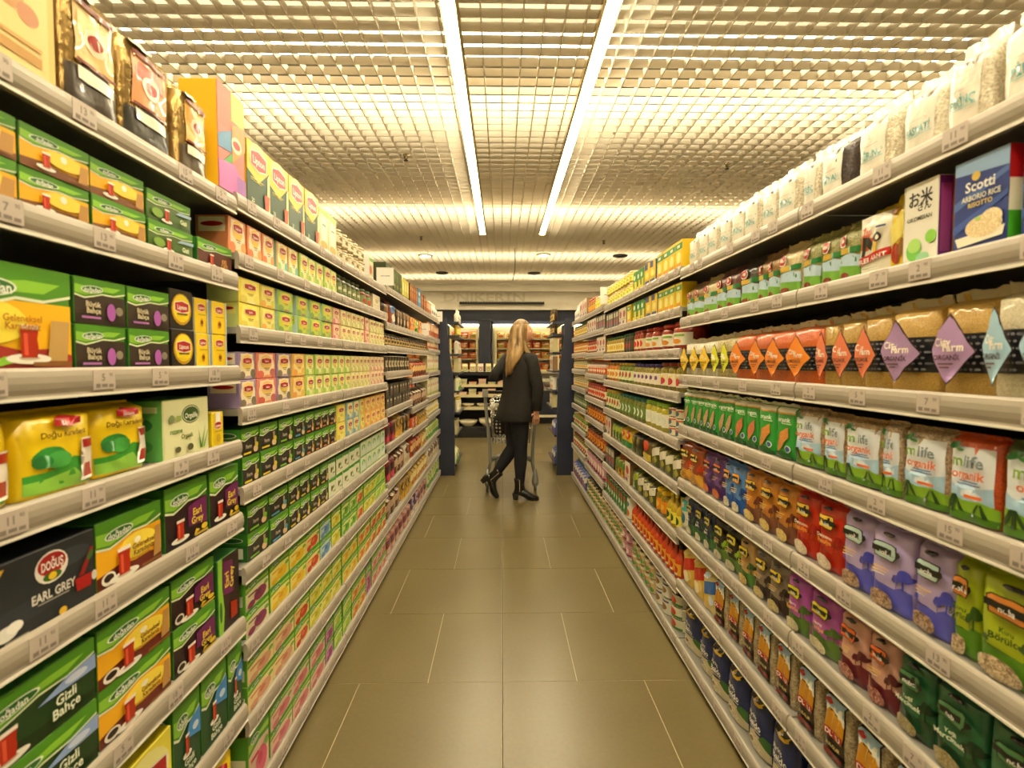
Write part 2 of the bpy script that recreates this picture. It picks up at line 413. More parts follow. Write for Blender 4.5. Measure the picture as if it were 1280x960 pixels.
def build_bay(side, i):
    a, b = EDGE[side][i], EDGE[side][i+1]; L = b-a-.004
    # local frame: x along the shelf, -y towards the aisle
    loc = (LX, a, 0) if side == 'L' else (RX, b, 0); rz = math.pi/2 if side == 'L' else -math.pi/2
    pos = ['behind the viewpoint, farthest forward', 'nearest', 'second', 'third', 'fourth', 'fifth', 'sixth'] if True else 0
    # bay index 0 lies beside the camera
    nm = ['empty grey shelving bay beside the viewpoint', 'nearest stocked grey shelving bay', 'second grey shelving bay', 'third grey shelving bay', 'fourth grey shelving bay', 'fifth grey shelving bay', 'sixth and farthest grey shelving bay'][i]
    t_ = thing('shelving_bay', nm + (' along the left of the aisle' if side == 'L' else ' along the right of the aisle'), 'shelving', loc, (0, 0, rz), 'grey shelving bays along the aisle')
    mb = MB(); mb.box(0, DEP, 0, L, DEP+.02, 1.86, 'backpanel'); link('back_panel', mb.build('back_panel'), t_)
    mb = MB(); mb.box(.002, .035, 0, L-.002, DEP, .045, 'blackplastic'); link('plinth', mb.build('plinth'), t_)
    for x in (.0, L-.03):
        mb = MB(); mb.box(x, DEP-.04, .046, x+.03, DEP-.001, 1.87, 'backpanel'); link('upright', mb.build('upright'), t_)
    mb = MB(); mb.box(.002, .006, -.022, L-.002, DEP-.042, -.004, 'shelf'); shm = mb.build('shelf')
    mb = MB()
    prof = [(.006, .002), (.001, .001), (-.002, -.003), (-.0045, -.012), (-.0052, -.022), (-.004, -.032), (-.001, -.040), (-.002, -.044), (-.002, -.048), (.008, -.048), (.008, -.004)]
    n = len(prof); vs = [(.001, p, q) for p, q in prof] + [(L-.001, p, q) for p, q in prof]
    mb.add(vs, [(k, (k+1) % n, n+(k+1) % n, n+k) for k in range(n)] + [tuple(range(n-1, -1, -1)), tuple(range(n, 2*n))], 'rail')
    mb.box(.001, -.0045, -.0485, L-.001, -.003, -.0435, 'railedge')
    rm = mb.build('price_rail')
    for j, z in enumerate(ZS[side][i]):
        sh = link('shelf', shm, t_, (0, 0, z)); rl = link('price_rail', rm, sh)
        rng = random.Random(i*31+j*7+(side == 'L')*97)
        if i == 0: continue
        cnt = 5 if i < 3 else 7
        for q in range(cnt):
            x = (q+.5+rng.uniform(-.3, .3))*L/cnt
            x = min(max(x, .04), L-.04)
            link('price_tag', _tag[rng.randrange(8)], sh, (x, -.0048, -.0385), (0, 0, 0))
for side in 'LR':
    for i in range(7): build_bay(side, i)

# ------------------------------------------------------------------ pack builders
# every builder returns (root mesh, [(part name, mesh, part label)]); front at y = 0 facing -y, origin at the base centre of the front
def side_art(mb, ops, h, d, w, step=.00025):
    """print on the two narrow sides"""
    for sx in (-1, 1):
        art(mb, ops, d, h, (lambda s: (lambda x, z, o: (s*(w/2+o), d/2+s*x, z)))(sx), .0003, step)
def carton(w, h, d, ops, front, side=None, top=None, sops=None):
    mb = MB(); side = side or front; top = top or side
    bevel_box(mb, -w/2, 0, 0, w/2, d, h, front, side, top)
    art(mb, ops, w, h, lambda x, z, o: (x, -o, z), .0004, .0003)
    if sops: side_art(mb, sops, h, d, w)
    # tuck-in flap line on top
    mb.box(-w/2+.004, .004, h, w/2-.004, .006, h+.0006, side)
    return mb.build('carton'), []
def shaft(n=12): return [math.sin(math.pi/2*k/6) for k in range(-6, 7)]
def bag(w, h, d, ops, body, back=None, n=3.6, seal=.07, pinch=.72, sealmat=None, bulge=1.0, lean=.0, flat=.0, waist=.006, parts=None, seed=0, top_open=False):
    """soft filled bag: super-elliptic sections that flatten towards a crimped top"""
    rng = random.Random(seed+int(w*1000)+int(h*777)); ph = [rng.uniform(0, 6.28) for _ in range(6)]
    us = shaft(); vs = [0, .012, .04, .1, .18, .28, .4, .52, .64, pinch, pinch+(1-seal-pinch)*.45, pinch+(1-seal-pinch)*.8, 1-seal, 1-seal*.5, 1]
    def prof(v):
        if v < .05: q = .86+.14*math.sin(v/.05*math.pi/2)
        elif v < pinch: q = 1+.06*math.sin((v-.05)/(pinch-.05)*math.pi)*bulge
        elif v < 1-seal:
            t = (v-pinch)/(1-seal-pinch); q = (1-t)**.8*(1-flat)+flat*.02+.012
        else: q = .012
        return q
    def half(v): return (w/2)*(1-waist*math.sin(min(v/pinch, 1)*math.pi)+(.0 if v < pinch else .0))
    def cyc(v): return d*(.5+lean*max(0, v-pinch)/(1-pinch))
    def wr(u, v):
        return .0022*math.sin(5*u+9*v+ph[0])*math.sin(7*v+ph[1])+.0012*math.sin(13*u-11*v+ph[2])*(.4+v)
    def front(u, v, off=0):
        e = max(0, 1-abs(u)**n)**(1/n); b = d/2*prof(v)
        y = cyc(v)-b*e+wr(u, v)*e-off
        return (u*half(v), y, v*h)
    def backf(u, v):
        e = max(0, 1-abs(u)**n)**(1/n); b = d/2*prof(v)
        return (u*half(v), cyc(v)+b*e, v*h)
    def surf(x, z, o):
        v = min(max(z/h, 0), 1); u = x/half(v); u = max(-.995, min(.995, u)); return front(u, v, o)
    mb = MB(); nu = len(us); V = []; F = []
    for v in vs:
        V += [front(u, v) for u in us]; V += [backf(u, v) for u in us[-2:0:-1]]
    R = 2*nu-2
    for j in range(len(vs)-1):
        for k in range(R): a = j*R+k; b = j*R+(k+1) % R; F.append((a, b, b+R, a+R))
    F.append(tuple(range(R-1, -1, -1))); F.append(tuple(range((len(vs)-1)*R, len(vs)*R)))
    mb.add(V, F, body, True)
    cx = [u*w/2 for u in us[1:-1]]; cz = [v*h for v in vs[1:-1]]
    art(mb, ops, w, h, surf, .0012, .0006, True, cx, cz)
    out = []
    if sealmat:
        ms = MB(); v0 = 1-seal; pts = []; m_ = 14
        for jj, v in enumerate((v0, (v0+1)/2, 1.0+.02)):
            for k in range(m_+1):
                u = -1+2*k/m_; z = v*h+((.0022*math.sin(5*u+ph[3])+.0012*math.sin(13*u+ph[4])) if jj == 2 else 0)
                pts.append((u*w/2*(1.0), d*(.5+lean*max(0, v-pinch)/(1-pinch))-.0022+.002*math.sin(6*u+ph[4]+v*20), z))
        fs = [(j*(m_+1)+k, j*(m_+1)+k+1, (j+1)*(m_+1)+k+1, (j+1)*(m_+1)+k) for j in range(2) for k in range(m_)]
        o = len(pts); pts2 = pts+[(x, y+.003, z) for x, y, z in pts]
        fs2 = fs+[tuple(o+q for q in reversed(f)) for f in fs]
        ms.add(pts2, fs2, sealmat, True)
        for k in range(m_):
            a, b = 2*(m_+1)+k, 2*(m_+1)+k+1; ms.add([pts2[a], pts2[b], pts2[o+b], pts2[o+a]], [(0, 1, 2, 3)], sealmat)
        out.append(('top_seal', ms.build('top_seal'), None))
    return mb.build('bag'), out
def jar(w, h, d, content, lid, label, lop=None, neck=.9, seg=18, lidh=.13):
    """glass jar: filled body, screw lid and wrap-around label"""
    r = w/2*.97; mb = MB(); cy = r
    mb.lathe([(r*.9, 0), (r, .02*h), (r, .70*h), (r*.96, .78*h), (r*neck*.9, .84*h), (r*neck*.88, (1-lidh)*h)], content, seg, 0, cy)
    ml = MB(); ml.lathe([(r*neck, (1-lidh)*h), (r*neck*1.01, (1-lidh*.9)*h), (r*neck*1.01, .985*h), (r*neck*.96, h)], lid, seg, 0, cy)
    mk = MB(); R = r+.0012
    def surf(x, z, o):
        a = x/R; return (math.sin(a)*(R+o), cy-math.cos(a)*(R+o), z)
    W = 2.0*R; z0, z1 = .16*h, .62*h; cx = [W*(k/10-.5) for k in range(1, 10)]
    decal(mk, [(-W/2*1.25, z0), (W/2*1.25, z0), (W/2*1.25, z1), (-W/2*1.25, z1)], [(0, 1, 2, 3)], label, lambda x, z: surf(x, z, 0), [W*1.25*(k/10-.5) for k in range(11)], [(z0+z1)/2])
    art(mk, lop or [('e', '#d8432a', .36, .5, .16, .26), ('e', '#e0a63a', .66, .4, .16, .24), ('r', '#3a6b2a', .15, .78, .85, .9)], W, (z1-z0), lambda x, z, o: surf(x, z0+z, o), .0006, .0004, False, cx, [])
    return mb.build('jar'), [('lid', ml.build('lid'), None), ('label', mk.build('label'), None)]
def can(w, h, d, label, ops=None, rim='chrome', n=1):
    r = w/2*.97; mb = MB(); seg = 18; cy = r
    mb.lathe([(r*.95, 0), (r, .03*h), (r, .97*h), (r*.95, h), (r*.93, h-.002), (.01, h-.003)], rim, seg, 0, cy)
    mk = MB(); R = r+.0006
    mk.lathe([(R, .06*h), (R, .94*h)], label, seg, 0, cy, cap=False)
    def surf(x, z, o): a = x/R; return (math.sin(a)*(R+o), cy-math.cos(a)*(R+o), z)
    art(mk, ops or [], 2*R, h, surf, .0006, .0003, False, [2*R*(k/10-.5) for k in range(1, 10)], [])
    return mb.build('can'), [('paper_label', mk.build('paper_label'), None)]
def bottle(w, h, d, body, cap, label, ops=None):
    r = w/2*.95; mb = MB(); cy = r
    mb.lathe([(r*.9, 0), (r, .02*h), (r, .55*h), (r*.8, .64*h), (r*.36, .74*h), (r*.3, .88*h)], body, 16, 0, cy)
    ml = MB(); ml.lathe([(r*.36, .87*h), (r*.38, .88*h), (r*.36, .98*h), (r*.28, h)], cap, 12, 0, cy)
    mk = MB(); R = r+.0008
    def surf(x, z, o): a = x/R; return (math.sin(a)*(R+o), cy-math.cos(a)*(R+o), z)
    W = 2*R; cx = [W*1.2*(k/10-.5) for k in range(11)]
    decal(mk, [(-W*.6, .12*h), (W*.6, .12*h), (W*.6, .46*h), (-W*.6, .46*h)], [(0, 1, 2, 3)], label, lambda x, z: surf(x, z, 0), cx, [])
    art(mk, ops or [('e', '#c8301e', .5, .5, .3, .3)], W, .34*h, lambda x, z, o: surf(x, z+.12*h, o), .0005, .0003, False, cx, [])
    return mb.build('bottle'), [('cap', ml.build('cap'), None), ('label', mk.build('label'), None)]

# --- printed designs
def tea_glass(u, v, s=1.0, asp=1.0):
    """small tulip glass of tea on a white saucer"""
    a = s*asp
    return [('e', '#efe9dc', u, v, .15*a, .045*s), ('e', '#c9b9a0', u, v+.008*s, .07*a, .02*s),
            ('p', '#b3290f', [(u-.05*a, v+.01*s), (u+.05*a, v+.01*s), (u+.06*a, v+.10*s), (u+.052*a, v+.17*s), (u+.062*a, v+.25*s), (u-.062*a, v+.25*s), (u-.052*a, v+.17*s), (u-.06*a, v+.10*s)]),
            ('p', '#e0583a', [(u-.035*a, v+.03*s), (u-.01*a, v+.03*s), (u-.012*a, v+.22*s), (u-.04*a, v+.22*s)]),
            ('r', '#f0e2d4', u-.064*a, v+.25*s, u+.064*a, v+.29*s)]
def herb_box(field, lower, title, tcol, accent, extra=None, asp=1.0, glass_pos=(.36, .1, 1.3), side=False, tp=(.68, .40, .13)):
    """green-topped carton with an oval logo, wavy white edge and a glass of tea"""
    def fn(w, h, d):
        ops = [('r', field, .0, .0, 1, .66),
               ('p', lower, [(0, 0), (1, 0), (1, .16), (.8, .22), (.55, .2), (.3, .26), (0, .2)]),
               ('p', '#e9efcf', [(0, .60), (.18, .55), (.34, .60), (.52, .67), (.75, .66), (1, .74), (1, .77), (.75, .69), (.52, .70), (.34, .63), (.18, .585), (0, .635)]),
               ('p', '#4f8f22', [(0, .635), (.18, .585), (.34, .63), (.52, .70), (.75, .69), (1, .77), (1, 1), (0, 1)]),
               ('p', '#8cc63a', [(0, .66), (.18, .62), (.34, .66), (.52, .74), (.75, .75), (.9, .86), (.6, .86), (.3, .8), (0, .84)]),
               ('e', '#e8efdc', .32, .76, .21, .085, .06), ('e', '#2b6a2c', .32, .76, .19, .07, .06), ('t', '#f4f6ea', 'doğadan', .32, .755, .10, .33, .06)]
        if extra: ops += extra
        if glass_pos: ops += tea_glass(glass_pos[0], glass_pos[1], glass_pos[2], min(1.25, 1.45*h/w))
        if title:
            ls = title.split('|')
            for i, s in enumerate(ls): ops.append(('t', tcol, s, tp[0], tp[1]-i*tp[2]*1.15, tp[2], .5))
        ops.append(('r', accent, .62, .05, .96, .09))
        so = [('r', '#3f8a2a', .05, .6, .95, .98), ('e', '#e8efdc', .5, .78, .36, .1), ('e', '#2b6a2c', .5, .78, .32, .08), ('r', '#dfe3c8', .15, .12, .85, .5)]
        return carton(w, h, d, ops, '#4f8f22', '#2f6b30', '#3d8a2e', so)
    return fn
def lozenge(u, v, s, asp):
    return [('p', '#f4e7c8', [(u-.24*s, v-.085*s*asp), (u, v-.13*s*asp), (u+.24*s, v-.085*s*asp), (u+.24*s, v+.085*s*asp), (u, v+.13*s*asp), (u-.24*s, v+.085*s*asp)]),
            ('p', '#b2161f', [(u-.22*s, v-.07*s*asp), (u, v-.11*s*asp), (u+.22*s, v-.07*s*asp), (u+.22*s, v+.07*s*asp), (u, v+.11*s*asp), (u-.22*s, v+.07*s*asp)]),
            ('t', '#f7efe0', 'Lipton', u, v-.004, .085*s*asp, .36*s)]
def pale(c, t=.25):
    m_ = (0xf4, 0xec, 0xc8); return '#'+''.join('%02x' % round(int(c[1+2*i:3+2*i], 16)*(1-t)+m_[i]*t) for i in range(3))
def lip_box(edge, panel, sun, fruit, side=None, s=1.15, pv=.68):
    edge, sun, fruit, side = pale(edge), pale(sun), [pale(q) for q in fruit], (pale(side) if side else None)
    def fn(w, h, d):
        a = min(w/h, .92)
        ops = [('r', panel, .14, .06, .86, .94), ('e', panel, .5, .5, .43, .47), ('e', sun, .5, pv-.05, .30, min(.30*a, .96-pv+.05)), ('e', fruit[0], .2, .16, .17, .15), ('e', fruit[1], .82, .2, .15, .18), ('e', fruit[2], .55, .08, .2, .06)]
        ops += lozenge(.5, pv, s, a)
        ops += [('r', '#8a7a52', .36, .38, .64, .41), ('r', '#8a7a52', .4, .32, .6, .345)]
        so = [('r', panel, .1, .55, .9, .95), ('e', '#b2161f', .5, .76, .34, .07)]
        return carton(w, h, d, ops, edge, side or edge, edge, so)
    return fn
def fruit_box(edge, body, fruit, stripe):
    def fn(w, h, d):
        a = w/h
        ops = [('r', body, .0, .0, 1, .72), ('p', '#3f9a2c', [(0, .62), (.5, .70), (1, .66), (1, 1), (0, 1)]), ('p', '#a9d24a', [(0, .70), (.5, .78), (1, .74), (1, .86), (0, .84)]),
               ('e', '#f0f2df', .3, .84, .2, .07), ('e', '#2d7a2c', .3, .84, .18, .055), ('t', '#f4f6ea', 'doğadan', .3, .835, .07, .3),
               ('e', fruit, .6, .3, .28, .24), ('e', stripe, .52, .36, .12, .1), ('e', '#6fae34', .86, .52, .1, .08), ('e', fruit, .2, .16, .16, .13), ('r', stripe, .06, .5, .44, .56)]
        return carton(w, h, d, ops, edge, '#5fa53a', edge, [('r', '#f0edc8', .1, .2, .9, .6)])
    return fn
def plain(front, side, ops, top=None, sops=None):
    return lambda w, h, d: carton(w, h, d, ops, front, side, top, sops)
def tree(u, v, s, c):
    return [('r', c, u-.012*s, v, u+.012*s, v+.09*s), ('e', c, u, v+.12*s, .075*s, .045*s), ('e', c, u-.045*s, v+.095*s, .05*s, .03*s), ('e', c, u+.05*s, v+.1*s, .05*s, .03*s)]
def noba(bg, badge, hill, treec, window, title=None, tcol='#e8c060', txt='#f2ead0', cut=False):
    def fn(w, h, d):
        ops = [('p', hill, [(0.03, .0), (.97, .0), (.97, .30), (.8, .34), (.6, .28), (.35, .24), (.15, .3), (.03, .34)])]
        ops += tree(.66, .30, 1.0, treec)+tree(.85, .31, 1.5, treec)+tree(.18, .31, .6, treec)
        ops += [('e', window, .36, .12, .31, .105, -.10),
                ('e', '#1d1b1a', .5, .91, .16, .018),
                ('p', '#1b1a18', [(.2, .625), (.68, .615), (.745, .67), (.75, .80), (.66, .815), (.24, .815), (.18, .79)]),
                ('p', badge, [(.22, .637), (.67, .627), (.72, .672), (.725, .79), (.65, .803), (.25, .803), (.20, .78)]),
                ('p', '#1b1a18', [(.16, .685), (.78, .675), (.84, .71), (.80, .748), (.16, .755)]),
                ('t', '#f4f0e6', 'noba', .47, .698, .055, .52)]
        if title:
            for i, s_ in enumerate(title.split('|')): ops.append(('t', tcol if i else txt, s_, .47, .51-i*.07, .05 if i == 0 else .065, .74))
        else: ops += [('r', tcol, .2, .50, .62, .515), ('r', tcol, .2, .46, .55, .475), ('r', txt, .2, .43, .5, .44)]
        return bag(w, h, d, ops, 'film'+bg, n=5, seal=.04, pinch=.9, sealmat='film'+bg, bulge=1, lean=-.28)
    return fn
def farm(grain, dia, lower=None):
    def fn(w, h, d):
        a = w/h
        ops = [('r', '#26262c', -.0+.02, .22, .98, .60)]
        for i in range(7):
            for j in range(6): ops.append(('e', '#6d6d72', .09+.135*i+(j % 2)*.06, .255+.06*j, .035, .012))
        ops += [('p', '#3c2a2c', [(.40, .10), (.90, .42), (.42, .80), (.03, .45)]), ('p', dia, [(.405, .12), (.88, .42), (.42, .775), (.045, .45)]),
                ('t', '#f5ead8', 'City', .32, .52, .08, .32), ('t', '#f5ead8', 'Farm', .52, .47, .08, .4), ('t', '#4a2c2a', 'ORGANİK', .42, .37, .05, .5), ('r', '#6a4640', .26, .30, .52, .315), ('r', '#6a4640', .3, .265, .46, .28)]
        return bag(w, h, d, ops, grain, n=5, seal=.07, pinch=.86, sealmat='film#c9c0a4', bulge=1, lean=-.1)
    return fn
def milife(grain):
    def fn(w, h, d):
        ops = [('r', '#e4e9ee', .05, .24, .90, .85), ('p', '#a9cde6', [(.05, .24), (.90, .24), (.90, .44), (.6, .40), (.4, .48), (.2, .40), (.05, .46)]), ('p', '#dfeaf2', [(.3, .3), (.62, .27), (.7, .34), (.5, .38), (.32, .36)]),
               ('p', '#86b32c', [(.02, .02), (.98, .02), (.98, .22), (.7, .27), (.35, .25), (.02, .31)]), ('p', '#4f7f1c', [(.02, .02), (.98, .02), (.98, .1), (.5, .13), (.02, .12)]),
               ('p', '#26461a', [(.16, .3), (.22, .30), (.36, .12), (.28, .13)]), ('p', '#26461a', [(.2, .3), (.14, .3), (.02, .14), (.08, .12)]), ('p', '#26461a', [(.17, .3), (.21, .3), (.2, .1), (.14, .1)]), ('p', '#26461a', [(.7, .24), (.74, .25), (.86, .1), (.78, .1)]), ('p', '#26461a', [(.70, .25), (.66, .24), (.56, .1), (.62, .1)]),
               ('e', '#1f5a28', .2, .86, .13, .035, .5), ('e', '#2f6b2a', .3, .82, .08, .02, -.2),
               ('t', '#7fa82a', 'm', .27, .70, .13, .26), ('t', '#7c8a90', 'life', .60, .70, .13, .40), ('t', '#e0703a', 'organik', .50, .555, .10, .62),
               ('r', '#6a8fc0', .34, .47, .72, .485), ('r', '#6a8fc0', .3, .44, .76, .455), ('r', '#e0662a', .46, .30, .8, .335)]
        return bag(w, h, d, ops, grain, n=5, seal=.04, pinch=.9, sealmat=None, bulge=1, lean=-.25)
    return fn
def greenbag(grain):
    def fn(w, h, d):
        ops = [('r', '#e9e6d4', .03, .86, .97, .95), ('r', '#e8a94a', .03, .835, .97, .86), ('t', '#eef4e2', 'organik', .5, .73, .085, .8), ('r', '#cfe6b8', .4, .65, .85, .665),
               ('p', grain, [(.24, .12), (.52, .26), (.74, .42), (.76, .60), (.58, .56), (.36, .48), (.22, .34)]), ('e', '#e8ecf0', .74, .2, .13, .065), ('e', '#3e5f9a', .74, .2, .1, .05), ('p', '#165a22', [(.03, .02), (.97, .02), (.97, .08), (.5, .16), (.03, .1)])]
        return bag(w, h, d, ops, 'film#2e9c38', n=5, seal=.04, pinch=.9, sealmat='film#e9e6d4', lean=-.28)
    return fn
def paperbag(grain, title='PİRİNÇ'):
    def fn(w, h, d):
        ops = [('p', '#e6dfcf', [(.02, .08), (.76, .08), (.82, .80), (.1, .88), (.02, .84)]), ('e', '#8f8478', .60, .74, .13, .07), ('e', '#d9cdb8', .60, .74, .1, .03),
               ('t', '#6fb0b0', title, .42, .32, .10, .56), ('r', '#8cc0bd', .14, .24, .74, .25), ('r', '#b8ada0', .2, .44, .6, .45)]
        return bag(w, h, d, ops, grain, n=4.5, seal=.12, pinch=.72, sealmat='film#efe9da', bulge=1.1, lean=.1)
    return fn
def smallgrain(grain, badge='#c03a3a'):
    def fn(w, h, d):
        ops = [('p', '#2f7f3a', [(.03, .03), (.97, .03), (.97, .40), (.03, .46)]), ('p', '#b8d4e6', [(.03, .26), (.97, .22), (.97, .40), (.6, .46), (.03, .42)]), ('r', '#d8b23a', .06, .46, .5, .56), ('r', '#1f7a34', .5, .46, .97, .56),
               ('p', '#74b23e', [(.03, .1), (.97, .06), (.97, .22), (.03, .28)]), ('e', '#8a3a2a', .34, .1, .2, .05), ('e', '#efe4d2', .24, .68, .2, .11), ('e', badge, .24, .68, .16, .09), ('e', '#f0e2d4', .24, .68, .09, .035)]
        return bag(w, h, d, ops, grain, n=4.5, seal=.08, pinch=.74, sealmat=grain, bulge=1.1, lean=.3)
    return fn
def pouch(bg, c1, c2, c3, shape=0, seal='same', n=3.2):
    def fn(w, h, d):
        if shape == 0: ops = [('r', c1, .1, .5, .9, .8), ('e', c2, .5, .3, .3, .16), ('r', c3, .15, .05, .85, .1), ('e', c3, .5, .66, .22, .08)]
        elif shape == 1: ops = [('e', c1, .5, .62, .36, .2), ('e', c2, .5, .62, .2, .1), ('p', c3, [(.05, .04), (.95, .04), (.95, .3), (.5, .38), (.05, .26)])]
        elif shape == 2: ops = [('p', c1, [(.05, .3), (.95, .5), (.95, .8), (.05, .6)]), ('e', c2, .4, .22, .24, .14), ('e', c3, .7, .3, .16, .12), ('e', c3, .3, .8, .2, .06)]
        else: ops = [('e', c1, .5, .45, .34, .26), ('e', bg, .5, .45, .17, .13), ('r', c2, .1, .78, .9, .86), ('r', c3, .2, .06, .8, .12)]
        return bag(w, h, d, ops, 'film'+bg, n=n, seal=.08, pinch=.76, sealmat='film'+(bg if seal == 'same' else seal), lean=.2)
    return fn
def duru(w, h, d):
    ops = [('r', '#1c1712', .06, .04, .80, .92), ('r', '#e8e2d0', .1, .62, .76, .90), ('p', '#9fc0d8', [(.1, .78), (.76, .74), (.76, .90), (.1, .90)]), ('p', '#c98a1c', [(.1, .42), (.76, .42), (.76, .62), (.6, .72), (.42, .66), (.26, .76), (.1, .66)]), ('p', '#e0b040', [(.3, .5), (.34, .5), (.46, .74), (.42, .74)]), ('p', '#e0b040', [(.5, .5), (.54, .5), (.66, .7), (.62, .7)]),
           ('e', '#b01c18', .24, .85, .12, .04), ('r', '#b01c18', .1, .36, .76, .47), ('t', '#f6f0e4', 'DURU', .43, .415, .075, .56), ('t', '#e6c878', 'BULGUR', .43, .25, .05, .5), ('r', '#7a1a12', .1, .08, .76, .16)]
    return bag(w, h, d, ops, 'grain:#c7b692:#8d7a58:300', n=6, seal=.05, pinch=.88, sealmat='film#d8cfb8', lean=-.1)
def baldo(w, h, d):
    ops = [('p', '#c9bb95', [(.04, .02), (.96, .02), (.96, .14), (.66, .32), (.3, .30), (.04, .26)]), ('p', 'grain:#e6dcc0:#bfae86:260', [(.1, .04), (.7, .03), (.76, .14), (.5, .25), (.1, .22)]), ('e', '#e9e0c8', .3, .16, .12, .05), ('e', '#8a6a3a', .3, .16, .09, .037), ('p', '#3c6a34', [(.66, .30), (.96, .16), (.96, .34), (.8, .38)]),
           ('e', '#c9a02a', .5, .84, .28, .09), ('r', '#1c1a18', .2, .81, .8, .87), ('t', '#f4f0e6', 'noba', .5, .83, .035, .5), ('e', '#3f6b2a', .5, .93, .2, .03), ('t', '#e9e4d8', 'Pirinç', .42, .58, .07, .56), ('t', '#f2eee4', 'Baldo', .5, .47, .10, .7), ('r', '#c9c4b8', .3, .385, .76, .40)]
    return bag(w, h, d, ops, 'film#1c2c5e', n=3.0, seal=.05, pinch=.82, sealmat='film#1c2c5e', bulge=1.3, lean=.2)
def teabag_yellow(w, h, d):
    ops = [('p', '#3f9a34', [(.05, .06), (.95, .06), (.95, .34), (.6, .42), (.3, .30), (.05, .28)]), ('p', '#8fc84a', [(.05, .06), (.8, .06), (.6, .28), (.3, .22), (.05, .2)]), ('e', '#2f8f3a', .3, .46, .2, .12), ('e', '#48a848', .38, .42, .16, .1), ('e', '#2a7a3a', .2, .42, .1, .08),
           ('p', '#f2e7d8', [(.66, .1), (.92, .1), (.88, .4), (.94, .62), (.70, .62), (.74, .4)]), ('p', '#b32418', [(.70, .14), (.88, .14), (.86, .3), (.74, .3)]), ('p', '#a81e14', [(.71, .5), (.93, .5), (.93, .60), (.70, .6)]),
           ('t', '#6a4a1a', 'Doğu Karadeniz', .48, .72, .07, .74), ('p', '#b2161f', [(.32, .82), (.5, .80), (.68, .82), (.68, .90), (.5, .93), (.32, .90)]), ('t', '#f7efe0', 'Lipton', .5, .845, .05, .32)]
    return bag(w, h, d, ops, 'film#f2cf12', n=3.6, seal=.03, pinch=.9, bulge=.8)
def clear_pack(label, lab2, base):
    def fn(w, h, d):
        ops = [('p', base, [(.04, .03), (.96, .03), (.96, .30), (.6, .38), (.04, .30)]), ('r', label, .16, .36, .84, .82), ('r', lab2, .22, .60, .78, .76), ('e', '#f1dfc0', .5, .58, .18, .10), ('e', '#a8322a', .5, .58, .12, .055), ('r', '#f3ead6', .2, .22, .8, .32), ('r', '#7a2a1a', .16, .80, .84, .84), ('r', '#7a2a1a', .16, .35, .84, .375), ('e', '#efe3c6', .3, .9, .2, .03)]
        return bag(w, h, d, ops, 'foil#9a7f4a', n=5, seal=.05, pinch=.9, sealmat='foil#d8c48a', bulge=.5)
    return fn
def elephant(w, h, d):
    ops = [('r', '#e9e3cf', .06, .06, .94, .90), ('p', '#c9531c', [(.10, .4), (.34, .36), (.5, .5), (.4, .7), (.14, .74)]), ('p', '#1d1712', [(.14, .3), (.24, .26), (.3, .44), (.44, .36), (.5, .46), (.4, .56), (.2, .58)]), ('p', '#e8c02a', [(.5, .32), (.6, .3), (.66, .5), (.56, .5)]), ('e', '#1d1712', .62, .54, .12, .07), ('e', '#f4efe2', .64, .53, .05, .035),
           ('p', '#c81c1c', [(.02, .16), (.98, .26), (.98, .37), (.02, .27)]), ('t', '#f6f0e4', 'ELEPHANT', .5, .245, .07, .8, .14), ('t', '#f2e6cc', '817', .3, .64, .07, .2), ('r', '#4a5a8a', .62, .66, .86, .69), ('r', '#8a8a6a', .2, .10, .7, .115)]
    return bag(w, h, d, ops, 'grain:#e6dcb4:#c9bb86:260', n=4, seal=.06, pinch=.86, sealmat='film#e2c83a', lean=.3)
def scotti(w, h, d):
    ops = [('r', '#2a3f84', .0, .0, 1, 1), ('p', '#8fb0d8', [(0, .86), (1, .80), (1, 1), (0, 1)]), ('p', '#4f6fb4', [(0, .46), (1, .74), (1, .80), (0, .56)]), ('p', '#3c5aa4', [(0, .2), (1, .5), (1, .56), (0, .3)]), ('e', '#e0c060', .42, .80, .08, .05), ('t', '#f4f2ea', 'Scotti', .5, .70, .11, .7), ('t', '#e9e4cc', 'ARBORIO RICE', .52, .575, .06, .72), ('t', '#e4c858', 'RISOTTO', .52, .495, .05, .5),
           ('p', '#eee6cf', [(.12, .06), (.94, .10), (.98, .2), (.06, .16)]), ('e', 'grain:#ecdcae:#d8b878:500', .6, .24, .34, .12), ('e', 'grain:#ecdcae:#d8b878:500', .74, .3, .2, .1), ('e', '#a8c860', .5, .33, .06, .02)]
    so = [('r', '#c8242a', 0, .66, 1, 1), ('r', '#f2efe2', 0, .33, 1, .66), ('r', '#4aa82a', 0, 0, 1, .33)]
    return carton(w, h, d, ops, '#2a3f84', '#2a3f84', '#2a3f84', so)

# key: (builder, object name, category, short look, depth)
D = {}
def P_(key, fn, name, cat, look, d=.09): D[key] = (fn, name, cat, look, d)
HB = herb_box
P_('gold_box', plain('#d8b45a', '#a8803a', [('r', '#e2c47a', .05, .05, .95, .95), ('e', '#c08a4a', .7, .55, .1, .1), ('e', '#b87a4a', .82, .48, .07, .08), ('p', '#9c5a2a', [(.16, .9), (.3, .9), (.24, .7)]), ('r', '#b88a3a', .1, .12, .9, .2), ('r', '#c89a4a', .1, .24, .9, .27)]), 'coffee_box', 'box', 'plain gold cardboard box')
P_('clear_gold', clear_pack('#c9a24a', '#e2c884', '#3a3026'), 'wrapped_tea_pack', 'pack', 'shiny gold cellophane pack', .07)
P_('clear_red', clear_pack('#d88a4a', '#b8482a', '#2a2a26'), 'wrapped_tea_pack', 'pack', 'cellophane pack with red-edged label', .07)
P_('clear_yellow', clear_pack('#e0a83a', '#d8983a', '#4a3c26'), 'wrapped_tea_pack', 'pack', 'cellophane pack with amber label', .07)
